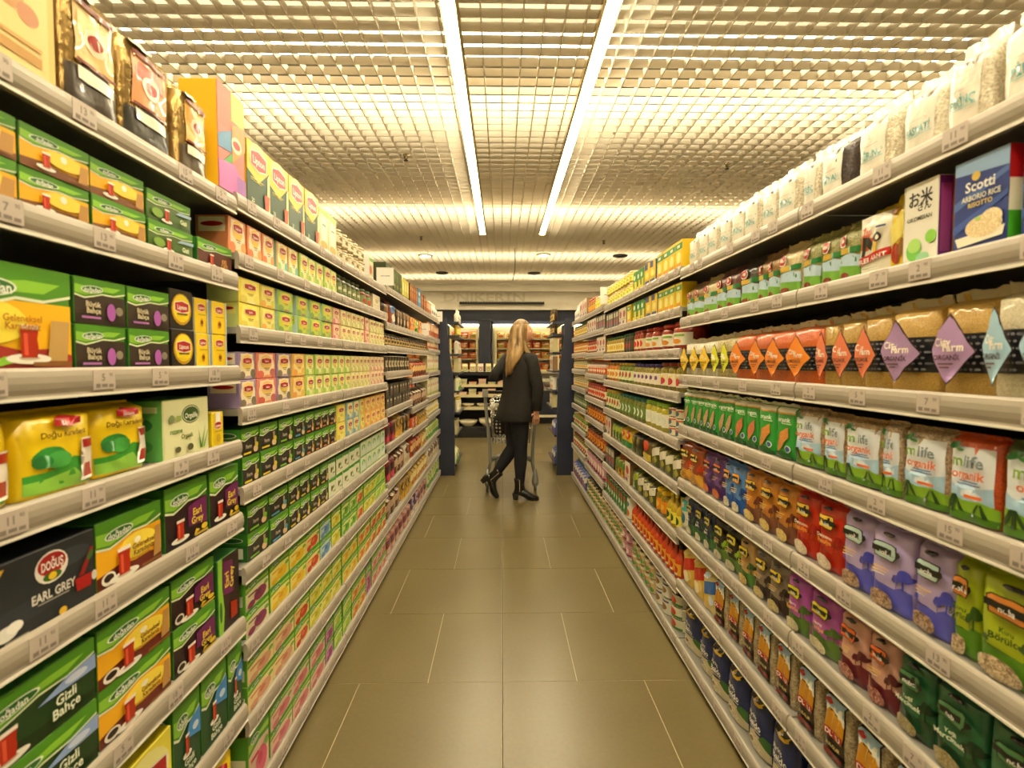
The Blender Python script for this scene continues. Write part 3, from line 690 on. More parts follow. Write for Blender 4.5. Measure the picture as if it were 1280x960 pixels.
P_('colour_block', plain('#c86a5a', '#f0b81a', [('r', '#c8604a', 0, .6, .5, 1), ('r', '#e8d24a', .5, .72, 1, 1), ('p', '#4a8ab8', [(0, .5), (.5, .62), (.5, .4), (0, .38)]), ('p', '#3fa04a', [(0, .2), (.55, .42), (.4, .12)]), ('p', '#c86ab8', [(0, 0), (1, 0), (1, .1), (.6, .3), (0, .26)]), ('p', '#e88a3a', [(.5, .3), (1, .5), (1, .74), (.5, .68)]), ('e', '#f0d8b0', .66, .5, .2, .08), ('e', '#b2161f', .66, .5, .14, .04), ('r', '#9a5ab0', .66, 0, 1, .2)], '#f0b81a'), 'tea_box', 'box', 'tall multicoloured block-pattern box', .10)
P_('dg_orange', HB('#efae1e', '#7a4a2a', None, '#5a2a1a', '#8a5a2a', [('e', '#f4d04a', .6, .45, .3, .2), ('p', '#b88a4a', [(.8, .1), (.95, .1), (.97, .55), (.84, .55)]), ('e', '#efe7d2', .58, .5, .05, .09)], glass_pos=(.32, .12, 1.3)), 'black_tea_box', 'box', 'flat green and orange tea box', .12)
P_('dg_orange_l', HB('#f0b01e', '#6e2a20', 'Geleneksel|Karadeniz', '#6a2a14', '#8a5a2a', [('e', '#f7dc4a', .6, .45, .3, .2), ('p', '#b88a4a', [(.84, .1), (.97, .12), (.97, .6), (.88, .6)]), ('e', '#efe7d2', .58, .52, .05, .05), ('e', '#e9e2d2', .14, .14, .1, .1), ('e', '#2a1a14', .14, .15, .07, .06)], glass_pos=(.36, .08, 1.5), tp=(.66, .44, .085)), 'black_tea_box', 'box', 'large green and orange tea box', .10)
P_('dg_bigorange', HB('#f2b81a', '#a8322a', 'Geleneksel|Karadeniz', '#b07018', '#8a5a2a', [('e', '#f7e04a', .3, .45, .3, .2), ('e', '#f6eed2', .24, .56, .07, .05), ('p', '#c09a5a', [(.76, .1), (.94, .1), (.97, .5), (.8, .5)]), ('p', '#8ac23a', [(.2, .0), (.6, .12), (.4, .14)])], glass_pos=(.60, .12, 1.1), tp=(.55, .50, .065)), 'black_tea_box', 'box', 'very large green-topped orange tea box', .10)
P_('dg_green', HB('#4a6a2a', '#3a5a22', 'Gizli', '#e9efcf', '#2a4a1a', [('p', '#9ab8d0', [(.6, .5), (1, .55), (1, .66), (.7, .62)]), ('e', '#7aa23a', .2, .3, .12, .16)], glass_pos=(.4, .12, 1.4), tp=(.78, .3, .16)), 'black_tea_box', 'box', 'flat dark green tea box', .12)
P_('dg_gizli', HB('#22401e', '#18300f', 'Gizli|Bahçe', '#e2e8cf', '#1a3a14', [('p', '#8fa8d8', [(.5, .52), (1, .5), (1, .74), (.75, .68)]), ('e', '#c8d4ea', .82, .60, .1, .06)], glass_pos=(.28, .1, 1.5), tp=(.72, .42, .15)), 'black_tea_box', 'box', 'wide dark green tea box', .10)
P_('dg_gizli_tall', HB('#1f4a2a', '#1a4a1c', 'Gizli|Bahçe', '#e2e8cf', '#1a3a14', [('p', '#3f8ad0', [(.4, .5), (1, .4), (1, .74), (.6, .68)]), ('e', '#c8d8ea', .8, .55, .12, .05)], glass_pos=(.45, .30, .9), tp=(.5, .22, .08)), 'black_tea_box', 'box', 'upright dark green tea box', .07)
P_('dg_maroon', HB('#5a2a22', '#4a2018', 'KIŞ|ÇAYI', '#e0a040', '#8a3a2a', [], glass_pos=(.36, .1, 1.4), tp=(.72, .36, .16)), 'herbal_tea_box', 'box', 'flat maroon and green tea box', .10)
P_('dg_purple', HB('#3a2e26', '#2e241e', 'Büyük|Bahçe', '#cfc2a0', '#2a2018', [('e', '#a85ab0', .68, .3, .09, .2), ('r', '#a86ab0', .1, .12, .46, .17), ('e', '#8a8070', .84, .34, .08, .1)], glass_pos=None, tp=(.32, .44, .12)), 'black_tea_box', 'box', 'brown and purple tea box', .09)
EG = [('p', '#6e1f5a', [(.5, .25), (.97, .2), (.97, .66), (.74, .64), (.5, .58)]), ('e', '#e0c02a', .9, .14, .08, .05), ('p', '#d8b42a', [(.62, .06), (.78, .12), (.68, .16)])]
P_('dg_earl', HB('#2c1a1c', '#24161a', 'Earl|Grey', '#e6c83a', '#c8a82a', EG, glass_pos=(.3, .12, 1.1), tp=(.70, .47, .12)), 'black_tea_box', 'box', 'upright brown and purple tea box', .08)
P_('dg_earl_w', HB('#2c1a1c', '#24161a', 'Earl|Grey', '#e6c83a', '#c8a82a', EG+[('e', '#d8cfc0', .14, .16, .1, .1), ('e', '#2a1a14', .14, .17, .07, .06)], glass_pos=(.36, .08, 1.4), tp=(.72, .44, .14)), 'black_tea_box', 'box', 'wide brown and purple tea box', .09)
P_('dg_earl_side', lambda w, h, d: carton(w, h, d, [('r', '#2c1a1c', .2, 0, 1, 1), ('p', '#6e1f5a', [(.24, .5), (.7, .45), (.7, .9), (.24, .95)]), ('t', '#e6c83a', 'Earl', .4, .68, .10, 1.2, 1.57), ('t', '#e6c83a', 'Grey', .62, .68, .10, 1.2, 1.57), ('p', '#8cc63a', [(0, 0), (.2, 0), (.26, .3), (.18, .6), (.2, 1), (0, 1)]), ('e', '#2b6a2c', .1, .3, .06, .14), ('p', '#b3290f', [(.55, .1), (.85, .1), (.85, .3), (.55, .34)])], '#3d8a2e', '#2f6b30'), 'black_tea_box', 'box', 'tea box standing on its end', .07)
P_('dogus', plain('#232629', '#1b1d20', [('r', '#2b2f33', .01, .02, .99, .98), ('e', '#3c4248', .75, .75, .2, .12), ('e', '#34393f', .3, .3, .3, .12), ('e', '#e9e2d6', .55, .72, .16, .21), ('e', '#b01c22', .55, .76, .135, .145), ('e', '#3f6a2a', .55, .60, .09, .06), ('e', '#e6c02a', .55, .6, .04, .05), ('t', '#f7f0e4', 'DOĞUŞ', .55, .755, .12, .21), ('t', '#ded8cc', 'EARL GREY', .56, .39, .12, .42), ('r', '#aaa59a', .4, .29, .7, .305),
     ('p', '#a81c1c', [(.78, .22), (.93, .22), (.95, .4), (.76, .4)]), ('e', '#c8c4bc', .97, .34, .03, .07), ('p', '#8a1c1c', [(.8, .42), (.86, .42), (.97, .75), (.94, .78)]), ('e', '#3f6a2a', .93, .66, .05, .04, .8), ('e', '#e4e2da', .12, .16, .1, .09), ('e', '#f0eee6', .19, .2, .07, .07), ('e', '#d8b02a', .62, .08, .04, .05), ('p', '#e0b02a', [(0, .7), (.12, .95), (0, .95)]), ('r', '#9a958a', .1, .04, .3, .06)], '#23262c'), 'black_tea_box', 'box', 'wide black tea box with red oval', .13)
P_('lip_black', plain('#1d1814', '#1d1814', [('e', '#c8981a', .5, .5, .42, .40), ('e', '#f0d81e', .5, .52, .37, .35)]+lozenge(.5, .56, 1.3, 1.0)+[('r', '#6a4a1a', .28, .36, .72, .40), ('t', '#e8c02a', 'Earl Grey', .5, .25, .08, .7)]), 'black_tea_box', 'box', 'black tea box with yellow oval', .08)
P_('lip_yellow', plain('#f0cc1a', '#bcc8cc', lozenge(.5, .74, 1.2, .8)+[('e', '#c88a2a', .5, .3, .12, .12), ('p', '#7a2a14', [(.42, .26), (.58, .26), (.6, .36), (.4, .36)]), ('r', '#8a7a2a', .2, .52, .8, .54), ('r', '#b8c4ca', .9, 0, 1, 1)]), 'black_tea_box', 'box', 'small plain yellow tea box', .08)
P_('lip_small', plain('#e6c81e', '#d8b81a', lozenge(.5, .62, 1.3, .7)+[('r', '#e9e6da', .3, .72, .7, .98), ('e', '#c8a82a', .5, .25, .2, .12), ('r', '#8a7a2a', .2, .44, .8, .46)]), 'black_tea_box', 'box', 'narrow yellow tea box', .06)
P_('lip_yellow_big', plain('#efe24a', '#d8c82a', [('e', '#f6f09a', .6, .6, .36, .36)]+lozenge(.58, .56, 1.5, 1.1)+[('p', '#b8c83a', [(0, 0), (1, 0), (1, .14), (0, .24)]), ('r', '#8a8a2a', .2, .26, .6, .29)]), 'black_tea_box', 'box', 'big yellow tea box', .08)
P_('tea_bag_yellow', teabag_yellow, 'loose_tea_bag', 'bag', 'bulging yellow bag of tea', .10)
P_('organic_pale', plain('#d6d9a0', '#5fae5a', [('r', '#dfe0b0', .02, .02, .98, .98), ('e', '#3f5f2a', .58, .72, .20, .16), ('e', '#dfe6c0', .58, .72, .185, .145), ('e', '#3f5f2a', .58, .72, .17, .13), ('t', '#eef2dc', 'Orgalife', .58, .70, .09, .28), ('t', '#6a8a3a', 'rezene', .25, .47, .09, .3), ('t', '#6a7a3a', 'Organik', .48, .36, .08, .26), ('p', '#6a9a3a', [(.78, .08), (.82, .08), (.9, .5)]), ('p', '#8ab04a', [(.82, .08), (.86, .08), (.99, .46)]), ('p', '#5a8a34', [(.76, .08), (.8, .08), (.72, .44)]), ('e', '#7a8a5a', .15, .68, .06, .07), ('r', '#9aae5a', .24, .64, .34, .72), ('e', '#5a5a3a', .26, .15, .06, .05), ('e', '#5a5a3a', .52, .15, .07, .06)], '#5fae5a', [('e', '#2a6a34', .5, .6, .3, .12), ('e', '#3f8a44', .5, .25, .3, .12), ('r', '#cfe0b0', .1, .8, .9, .9)]), 'herbal_tea_box', 'box', 'pale green herbal tea box', .11)
# second and third left bays
P_('lip_forest', plain('#1e4a32', '#d8a81a', [('p', '#e8c41e', [(0, .55), (.5, .42), (1, .70), (1, 1), (0, 1)]), ('e', '#f7ee8a', .5, .86, .4, .16), ('p', '#f1e9a0', [(.86, 0), (1, 0), (1, .7), (.9, .6)])]+lozenge(.5, .76, 1.5, .9)+[('r', '#d8c45a', .12, .44, .7, .455), ('r', '#d8c45a', .12, .41, .6, .42), ('p', '#c8481e', [(.74, .06), (.92, .06), (.96, .3), (.72, .3)]), ('t', '#d8d8b0', '20', .2, .1, .07, .3)]), 'green_tea_box', 'box', 'tall yellow and dark green box', .10)
P_('pale_box', plain('#e2dcb4', '#b8d06a', [('p', '#9cc24a', [(0, .88), (1, .84), (1, 1), (0, 1)]), ('e', '#f4efd8', .5, .5, .34, .34), ('e', '#c8b05a', .5, .14, .4, .1), ('r', '#8a8a4a', .3, .6, .7, .64)]), 'herbal_tea_box', 'box', 'tall cream box with green top', .09)
def jfac(*a, **k): return lambda w, h, d: jar(w, h, d, *a, **k)
P_('preserve_jar', jfac('grain:#d8c8a0:#9a8458:200', 'pl#c9b88a', '#e6dcc0', [('e', '#8a7a4a', .5, .5, .25, .3), ('r', '#6a5a3a', .2, .8, .8, .88)]), 'preserve_jar', 'jar', 'squat cream-lidded jar')
P_('green_lid_tub', plain('#e0d8b8', '#cfc8a8', [('r', '#c8bf98', .1, .2, .9, .7), ('r', '#6ab04a', 0, .86, 1, 1), ('e', '#b8482a', .5, .45, .2, .2)], '#7ac44a'), 'cereal_tub', 'tub', 'pale tub with bright green lid')
P_('lip_peach', lip_box('#e0703a', '#f4e2c4', '#f2b82a', ['#e0602a', '#e88a3a', '#e8b84a'], '#d8683a', pv=.72), 'fruit_tea_box', 'box', 'orange peach tea box')
P_('lip_mint', lip_box('#e8a03a', '#eef0d0', '#f0c83a', ['#8ac86a', '#5fb8b0', '#a8d88a'], '#7fd0cc', pv=.72), 'fruit_tea_box', 'box', 'pale turquoise-sided tea box')
P_('lip_lime', lip_box('#a8c83a', '#eeeeb8', '#f0d23a', ['#8ac23a', '#b8d04a', '#d8e07a'], '#98c84a'), 'green_tea_box', 'box', 'lime green tea box')
P_('lip_lemon', lip_box('#f0d41e', '#f4e87a', '#f6e02a', ['#d8c83a', '#e8d84a', '#f0e69a'], '#c8d86a'), 'green_tea_box', 'box', 'bright yellow tea box')
P_('lip_camomile', lip_box('#d8c82a', '#eee890', '#f0d83a', ['#e89a2a', '#c8c83a', '#e8902a'], '#9ad0c0'), 'herbal_tea_box', 'box', 'yellow-green tea box')
P_('lip_green', lip_box('#7ab03a', '#c8d84a', '#f0d02a', ['#5a8a3a', '#8ab84a', '#8a6a4a'], '#a8d0d8'), 'green_tea_box', 'box', 'mid green tea box')
P_('lip_pink', lip_box('#e07a7a', '#f4d8c8', '#f0c86a', ['#d8586a', '#e8908a', '#e8b0a0'], '#e05a6a'), 'fruit_tea_box', 'box', 'pink tea box')
P_('lip_pinkcream', lip_box('#e8b89a', '#f4e4c8', '#f0d07a', ['#d8786a', '#d8a08a', '#e8c8a0'], '#e8c8b0'), 'fruit_tea_box', 'box', 'pink and cream tea box')
P_('lip_cream', lip_box('#e0d07a', '#f2e9c0', '#f0d86a', ['#c8b84a', '#b8c85a', '#e0cf8a'], '#e8dca0'), 'herbal_tea_box', 'box', 'cream and yellow tea box')
P_('lip_purple', lip_box('#7a5a9a', '#f4e4c0', '#f0c83a', ['#5a4a3a', '#4a4438', '#a88ab0'], '#8a70b8'), 'fruit_tea_box', 'box', 'purple-edged cream tea box')
P_('lip_red', lip_box('#d8584a', '#f4dcb8', '#f0b84a', ['#c83a2a', '#a83a3a', '#e0784a'], '#e8a09a'), 'fruit_tea_box', 'box', 'red-edged cream tea box')
P_('lip_orange', lip_box('#e8a02a', '#f4dc98', '#f2b82a', ['#e0882a', '#e8b03a', '#e8a84a'], '#f0c050'), 'fruit_tea_box', 'box', 'orange-edged cream tea box')
P_('lip_blue', lip_box('#6a9ab0', '#eee8b8', '#f0d04a', ['#5a8ab0', '#8ab0a0', '#a8c0b0'], '#7aa8c0'), 'herbal_tea_box', 'box', 'blue-edged cream tea box')
P_('white_box', plain('#e0d4b8', '#d0c4a8', [('r', '#c8b898', .15, .3, .85, .34), ('e', '#b8a878', .5, .6, .2, .14), ('r', '#b8a888', .2, .15, .8, .18)]), 'sweetener_box', 'box', 'plain off-white box')
for k_, c_, nm in (('y', '#d8c02a', 'yellow'), ('g', '#7ac02a', 'lime'), ('b', '#4a9ab8', 'blue'), ('o', '#d87a2a', 'orange')):
    P_('dg_dark_'+k_, HB('#33302a', '#2a2824', None, '#d8d0b8', '#2a2824', [('r', c_, .08, .08, .5, .15), ('e', '#d8b88a', .76, .2, .13, .13), ('r', '#a8986a', .7, .3, .8, .62), ('e', c_, .82, .34, .08, .1), ('t', '#c8bea0', 'Form', .34, .36, .14, .4)], glass_pos=None), 'herbal_tea_box', 'box', f'black tea box with {nm} stripe', .09)
P_('white_green', plain('#dfe0c4', '#3f8a4a', [('p', '#4a9a3a', [(0, .84), (1, .80), (1, 1), (0, 1)]), ('e', '#6a5a3a', .4, .45, .1, .16), ('e', '#8ab04a', .6, .5, .12, .1), ('r', '#a8a880', .55, .2, .9, .3)], '#4a9a3a'), 'herbal_tea_box', 'box', 'white tea box with green top', .09)
P_('white_leaf', plain('#d8dcc0', '#8ab87a', [('e', '#5fae4a', .5, .62, .3, .2), ('e', '#cfe0e8', .5, .4, .14, .3), ('r', '#6aa84a', 0, 0, 1, .1)], '#7ab45a'), 'herbal_tea_box', 'box', 'pale box with leaf print', .09)
for k_, e_, b_, f_, s_, nm in (('berry', '#6fae2a', '#e0d8a8', '#8a2a5a', '#6a2a4a', 'purple berry'), ('yellow', '#8ac02a', '#f0e27a', '#e8c01e', '#d8a01a', 'yellow fruit'), ('red', '#5fa82a', '#f0dc8a', '#c8381e', '#e0702a', 'red fruit'), ('blue', '#5a9a5a', '#c8dcd8', '#6a9ac8', '#3a7ab8', 'blue-sided'), ('lemon', '#9ac82a', '#f0ea8a', '#d8d02a', '#b8b01a', 'lemon'), ('green', '#5fae2a', '#dfe690', '#6ab02a', '#3f8a2a', 'green apple'), ('lime', '#8ac83a', '#e6ea9a', '#9ad02a', '#c8d83a', 'lime'), ('peach', '#9ab83a', '#f0dca0', '#d8a080', '#c8785a', 'peach'), ('orange', '#8ab82a', '#f2dc8a', '#e8902a', '#d8601a', 'orange fruit'), ('pink', '#8aa83a', '#e8c8b0', '#d8587a', '#c8385a', 'pink'), ('pinkwide', '#9aa84a', '#ecd0b8', '#d87a80', '#c85a6a', 'pale pink'), ('magenta', '#9a5a9a', '#d8a0c0', '#a83a8a', '#8a2a6a', 'magenta')):
    P_('fr_'+k_, fruit_box(e_, b_, f_, s_), 'fruit_tea_box', 'box', f'green-topped {nm} tea box', .09)
# far left bays
P_('dgreen_box', plain('#3a4a22', '#3a4422', [('r', '#5a6a2a', .2, .5, .8, .8), ('e', '#a8a04a', .5, .3, .2, .1)]), 'coffee_box', 'box', 'tall dark olive box')
P_('lemon_box', plain('#c8bc4a', '#a89a3a', [('r', '#e0dc90', .2, .4, .8, .8), ('r', '#4a5a2a', .1, .05, .9, .16)]), 'coffee_box', 'box', 'tall pale yellow box')
P_('brown_pack', plain('#8a4a22', '#5a3420', [('r', '#c87a3a', .15, .3, .85, .6), ('e', '#e0b060', .5, .75, .25, .1)]), 'coffee_box', 'box', 'tall brown box')
P_('blue_pack', plain('#2f7ab0', '#2a5a8a', [('r', '#8ac0d8', .15, .3, .85, .55), ('e', '#e8e4d0', .5, .75, .25, .1)]), 'coffee_box', 'box', 'tall blue box')
P_('orange_pack', plain('#c87a4a', '#a85a34', [('r', '#e8c8a0', .12, .45, .88, .9), ('e', '#b8482a', .5, .25, .25, .14), ('r', '#8a3a22', .1, 0, .3, .4)]), 'sachet_box', 'box', 'orange and cream sachet box', .08)
P_('pale_pack', plain('#e0d4ae', '#c8bc8a', [('r', '#f0e8cc', .12, .4, .88, .92), ('e', '#c86a4a', .5, .66, .24, .1), ('r', '#a8b04a', .1, .06, .9, .2)]), 'sachet_box', 'box', 'cream sachet box', .08)
P_('black_box', plain('#2a2620', '#201c18', [('r', '#5a4a34', .15, .1, .85, .35), ('e', '#d8ccb0', .5, .66, .22, .12), ('r', '#c8b890', .3, .4, .7, .45)]), 'capsule_box', 'box', 'black capsule box', .08)
P_('dark_coffee', pouch('#2a2019', '#7a5a34', '#c8a060', '#a8824a'), 'coffee_pouch', 'pouch', 'dark brown coffee pouch', .07)
P_('blue_coffee', pouch('#8a3a1e', '#2a6ab0', '#e8e4d4', '#2a4a80', 0), 'coffee_pouch', 'pouch', 'brown pouch with blue panel', .07)
P_('orange_pouch', pouch('#b8601e', '#e8b04a', '#8a2a14', '#e8902a', 1), 'coffee_pouch', 'pouch', 'orange coffee pouch', .07)
P_('green_pouch', pouch('#e0c83a', '#4aa83a', '#f0e8c8', '#2a8a3a', 1), 'snack_pouch', 'pouch', 'yellow and green pouch', .07)
P_('red_pouch', pouch('#a83a1c', '#e8c07a', '#3a1a10', '#e0602a', 2), 'snack_pouch', 'pouch', 'red-orange pouch', .07)
P_('choc_pouch', pouch('#5a3420', '#c8a888', '#8a5a34', '#e0d0b0', 2), 'snack_pouch', 'pouch', 'chocolate brown pouch', .07)
P_('berry_pouch', pouch('#8a1f34', '#3a1a1e', '#d84a5a', '#6a1a2a', 2), 'snack_pouch', 'pouch', 'dark red pouch', .07)
P_('gold_pouch', pouch('#b08a3a', '#5a3a1a', '#e8c868', '#d8a83a', 1), 'snack_pouch', 'pouch', 'gold pouch', .07)
P_('ring_pouch', pouch('#c8441e', '#e8d0a0', '#3a1a12', '#e0a03a', 3), 'snack_pouch', 'pouch', 'red pouch with ring', .07)
P_('white_pouch', pouch('#dcd2bc', '#3a2a22', '#a8583a', '#c8b890', 1), 'snack_pouch', 'pouch', 'white and black pouch', .07)
P_('yellow_pouch', pouch('#d8b44a', '#f0e0a0', '#c86a2a', '#8a5a2a', 2), 'snack_pouch', 'pouch', 'straw yellow pouch', .07)
P_('green_white_pouch', pouch('#dcdcb0', '#8ab83a', '#e8d83a', '#5a9a3a', 1), 'snack_pouch', 'pouch', 'pale green and white pouch', .08)
P_('pink_pouch', pouch('#c88a80', '#7a3a4a', '#e8c8b0', '#d8a890', 2), 'snack_pouch', 'pouch', 'dusky pink pouch', .08)
P_('purple_pouch', pouch('#5a3a6a', '#c8a8c8', '#3a2a4a', '#e8d8c0', 1), 'snack_pouch', 'pouch', 'purple pouch', .08)
P_('blue_pouch', pouch('#3a5a9a', '#e8e4d8', '#c83a3a', '#8a5ab0', 2), 'snack_pouch', 'pouch', 'blue and white pouch', .08)
P_('coffee_jar', jfac('grain:#5a3a1e:#2a1a10:400', 'pl#6a5a2a', '#c8a860', [('r', '#3a2a1a', .2, .3, .8, .7)]), 'coffee_jar', 'jar', 'small dark coffee jar')
P_('white_jar', jfac('pl#e0d8b8', 'pl#d8b83a', '#eee6cc', [('e', '#d8c03a', .5, .5, .3, .3)]), 'creamer_jar', 'jar', 'cream jar with yellow lid')
P_('white_bottle', lambda w, h, d: bottle(w, h, d, 'pl#e6e0cc', 'pl#e6e0cc', '#ece6d2', [('e', '#3a3a6a', .5, .5, .24, .36)]), 'milk_bottle', 'bottle', 'white bottle with dark emblem')
def cfac(*a): return lambda w, h, d: can(w, h, d, *a)
P_('dark_can', cfac('#4a4234', [('r', '#b8a880', .2, .3, .8, .7), ('e', '#2a2a3a', .5, .5, .16, .1)]), 'coffee_can', 'can', 'tall dark coffee can')
# nearest right bays
P_('paper_bag', paperbag('grain:#e6ddc6:#b8ac90:260'), 'rice_bag', 'bag', 'bag with large white paper label', .09)
P_('paper_bag_clear', paperbag('grain:#ece6d4:#d0c6ac:200', 'BASMATİ'), 'rice_bag', 'bag', 'white rice bag with paper label', .10)
P_('paper_bag_dark', paperbag('grain:#4a3a34:#221a1a:260', 'SİYAH'), 'rice_bag', 'bag', 'dark grain bag with paper label', .09)
P_('scotti', scotti, 'rice_box', 'box', 'blue risotto rice box', .05)
P_('white_rice_box', plain('#e9e6d8', '#7a2a8a', [('t', '#1d1b1a', 'お米', .5, .80, .15, .7), ('t', '#1d1b1a', 'さん', .62, .69, .08, .4), ('t', '#5a5a4a', 'OKOMESAN', .48, .56, .05, .74), ('e', '#6fbf4a', .34, .17, .22, .13), ('e', '#a8d870', .36, .23, .2, .09), ('e', '#8acb4a', .84, .30, .16, .08), ('e', '#9ad0a0', .62, .07, .2, .06)], '#e9e6d8', [('r', '#b04a9a', .1, .1, .5, .9), ('r', '#e8903a', .55, 0, .62, 1), ('r', '#f0ead8', .7, 0, 1, 1)]), 'rice_box', 'box', 'tall white box with green circles', .05)
P_('yellow_pasta', pouch('#e2c42e', '#f0e070', '#a83a1c', '#8a5a1a', 2, n=4), 'pasta_bag', 'bag', 'glossy yellow pasta bag', .05)
P_('elephant', elephant, 'rice_bag', 'bag', 'rice bag with elephant picture', .08)
P_('small_grain_g', smallgrain('grain:#b8ae72:#6f7a3a:420'), 'lentil_bag', 'bag', 'small bag of green lentils', .06)
P_('small_grain_w', smallgrain('grain:#e2d2a4:#c8b07a:300'), 'bean_bag', 'bag', 'small bag of pale beans', .06)
P_('small_grain_b', smallgrain('grain:#a8804a:#7a5a30:340'), 'lentil_bag', 'bag', 'small bag of brown lentils', .06)
P_('small_grain_d', smallgrain('grain:#3f3a30:#221f1c:340'), 'bean_bag', 'bag', 'small bag of dark beans', .06)
P_('small_grain_r', smallgrain('grain:#7a3a2a:#4a2420:320'), 'bean_bag', 'bag', 'small bag of red beans', .06)
P_('farm_blue', farm('grain:#e6ddc0:#cabb90:500', '#9fc4d8'), 'rice_bag', 'bag', 'rice bag with pale blue diamond', .10)
P_('farm_purple', farm('grain:#d8b45c:#c09238:600', '#a886b4'), 'bulgur_bag', 'bag', 'bulgur bag with mauve diamond', .10)
P_('farm_coral', farm('grain:#d8b45c:#b88a34:500', '#e07a54'), 'bulgur_bag', 'bag', 'bulgur bag with coral diamond', .10)
P_('farm_orange', farm('grain:#e8701c:#d05810:420', '#e8852a'), 'lentil_bag', 'bag', 'red lentil bag with orange diamond', .09)
P_('farm_lime', farm('grain:#d8c890:#a89458:300', '#dede2a'), 'bean_bag', 'bag', 'bean bag with lime diamond', .09)
P_('farm_white', farm('grain:#ece4cc:#c8bc98:220', '#f0c81e'), 'bean_bag', 'bag', 'white bean bag with yellow diamond', .09)
P_('milife_o', milife('grain:#d8581c:#b8401a:420'), 'lentil_bag', 'bag', 'organic red lentil bag', .09)
P_('milife_g', milife('grain:#5a6a34:#3a4a24:420'), 'lentil_bag', 'bag', 'organic green lentil bag', .09)
P_('milife_w', milife('grain:#d0b896:#8a7458:300'), 'bean_bag', 'bag', 'organic bag of pale beans', .09)
P_('milife_b', milife('grain:#c8a878:#8a6a44:240'), 'chickpea_bag', 'bag', 'organic bag of chickpeas', .09)
P_('greenbag_o', greenbag('grain:#e8a04a:#d0823a:500'), 'flour_bag', 'bag', 'green bag, orange leaf window', .08)
P_('greenbag_p', greenbag('grain:#e0885a:#c86a44:500'), 'flour_bag', 'bag', 'green bag, salmon leaf window', .08)
P_('greenbag_b', greenbag('grain:#d8b088:#b08a60:400'), 'flour_bag', 'bag', 'green bag, beige leaf window', .08)
W_ = 'grain:#d8c29c:#8a7050:260'
P_('noba_lime', noba('#a9b81e', '#c87a34', '#5a8a22', '#3a5a1c', W_, 'Kuru|Börülce', '#2f4a18', '#3a5a1c'), 'bean_bag', 'bag', 'lime green bag of beans', .10)
P_('noba_lilac', noba('#b9a6d4', '#b8d0c8', '#5a5ac0', '#4a4ab4', 'grain:#c8a888:#6a4a3a:260'), 'bean_bag', 'bag', 'lilac bag of beans', .10)
P_('noba_red', noba('#c8301a', '#e8c03a', '#b0200f', '#a01c10', 'grain:#ecdcc4:#c8b090:240', 'Dermason|Fasulye', '#f0a83a'), 'bean_bag', 'bag', 'red bag of beans', .09)
P_('noba_amber', noba('#c8802e', '#e8b83a', '#7a4a34', '#6a3020', 'grain:#e0c880:#c0a050:260'), 'chickpea_bag', 'bag', 'amber bag of chickpeas', .09)
P_('noba_blue', noba('#5a8ac8', '#e8a03a', '#1f5ab0', '#1c4a9c', 'grain:#e0d8c0:#b0a484:240'), 'bean_bag', 'bag', 'blue bag of white beans', .09)
P_('noba_violet', noba('#7a4a94', '#e87a4a', '#4a2a6a', '#3a1f5a', 'grain:#e07a2a:#c8601a:420'), 'lentil_bag', 'bag', 'violet bag of lentils', .09)
P_('noba_mix', noba('#a8502a', '#e8c84a', '#d8a03a', '#c83a1a', 'grain:#d8a83a:#8a4a2a:300'), 'lentil_bag', 'bag', 'orange-red bag of pulses', .09)
P_('noba_green', noba('#2f6a44', '#4a7a4a', '#20482a', '#16341c', 'grain:#b8a878:#8a7a4a:360', 'Yeşil|Mercimek', '#dfe8d0'), 'lentil_bag', 'bag', 'dark green lentil bag', .10)
P_('noba_rose', noba('#d4a08c', '#d8622a', '#6a1f2a', '#5a1a24', 'grain:#c8907a:#7a2a2a:300'), 'bean_bag', 'bag', 'rose pink bag of beans', .09)
P_('noba_magenta', noba('#b85ab0', '#d0c02a', '#5a7a34', '#4a6a2a', 'grain:#dcd0b0:#b8a880:300', 'Horoz|Fasulye', '#f0b03a'), 'bean_bag', 'bag', 'magenta bag of beans', .09)
P_('noba_taupe', noba('#8a7868', '#d8b82a', '#3a2a24', '#2c1f1c', 'grain:#d8c48a:#a8945a:300'), 'bulgur_bag', 'bag', 'grey-brown bag of bulgur', .09)
P_('noba_tan', noba('#b8925a', '#c8b02a', '#4a7a34', '#3a5a24', 'grain:#d8b87a:#a8884a:300'), 'bulgur_bag', 'bag', 'tan bag of bulgur', .09)
P_('noba_black', noba('#1e1f1a', '#c8b82a', '#5a7a34', '#8ab02a', 'grain:#d8d0b8:#a89c78:300'), 'rice_bag', 'bag', 'black and green rice bag', .09)
P_('noba_navy', noba('#1c2a56', '#b8a82a', '#3a6a3a', '#2a4a34', 'grain:#dcd4bc:#b4a888:300', 'Pirinç|Baldo', '#e9e4d8'), 'rice_bag', 'bag', 'navy rice bag', .09)
P_('tube_white', pouch('#dcd6bc', '#3fa8a8', '#2a6a8a', '#c8c0a0', 0), 'salt_pack', 'pack', 'narrow white and teal pack', .07)
P_('duru', duru, 'bulgur_bag', 'bag', 'bulgur bag with wheat picture', .10)
P_('pasta_blue', pouch('#d8c27a', '#2a62b0', '#e0b84a', '#c8d8e8', 2), 'pasta_bag', 'bag', 'pasta bag with blue stripe', .08)
P_('pasta_yellow', pouch('#d8b24a', '#c8281c', '#f0e0b0', '#e8c86a', 2), 'pasta_bag', 'bag', 'yellow pasta bag with red flash', .08)
P_('baldo', baldo, 'rice_bag', 'bag', 'large navy rice bag', .12)
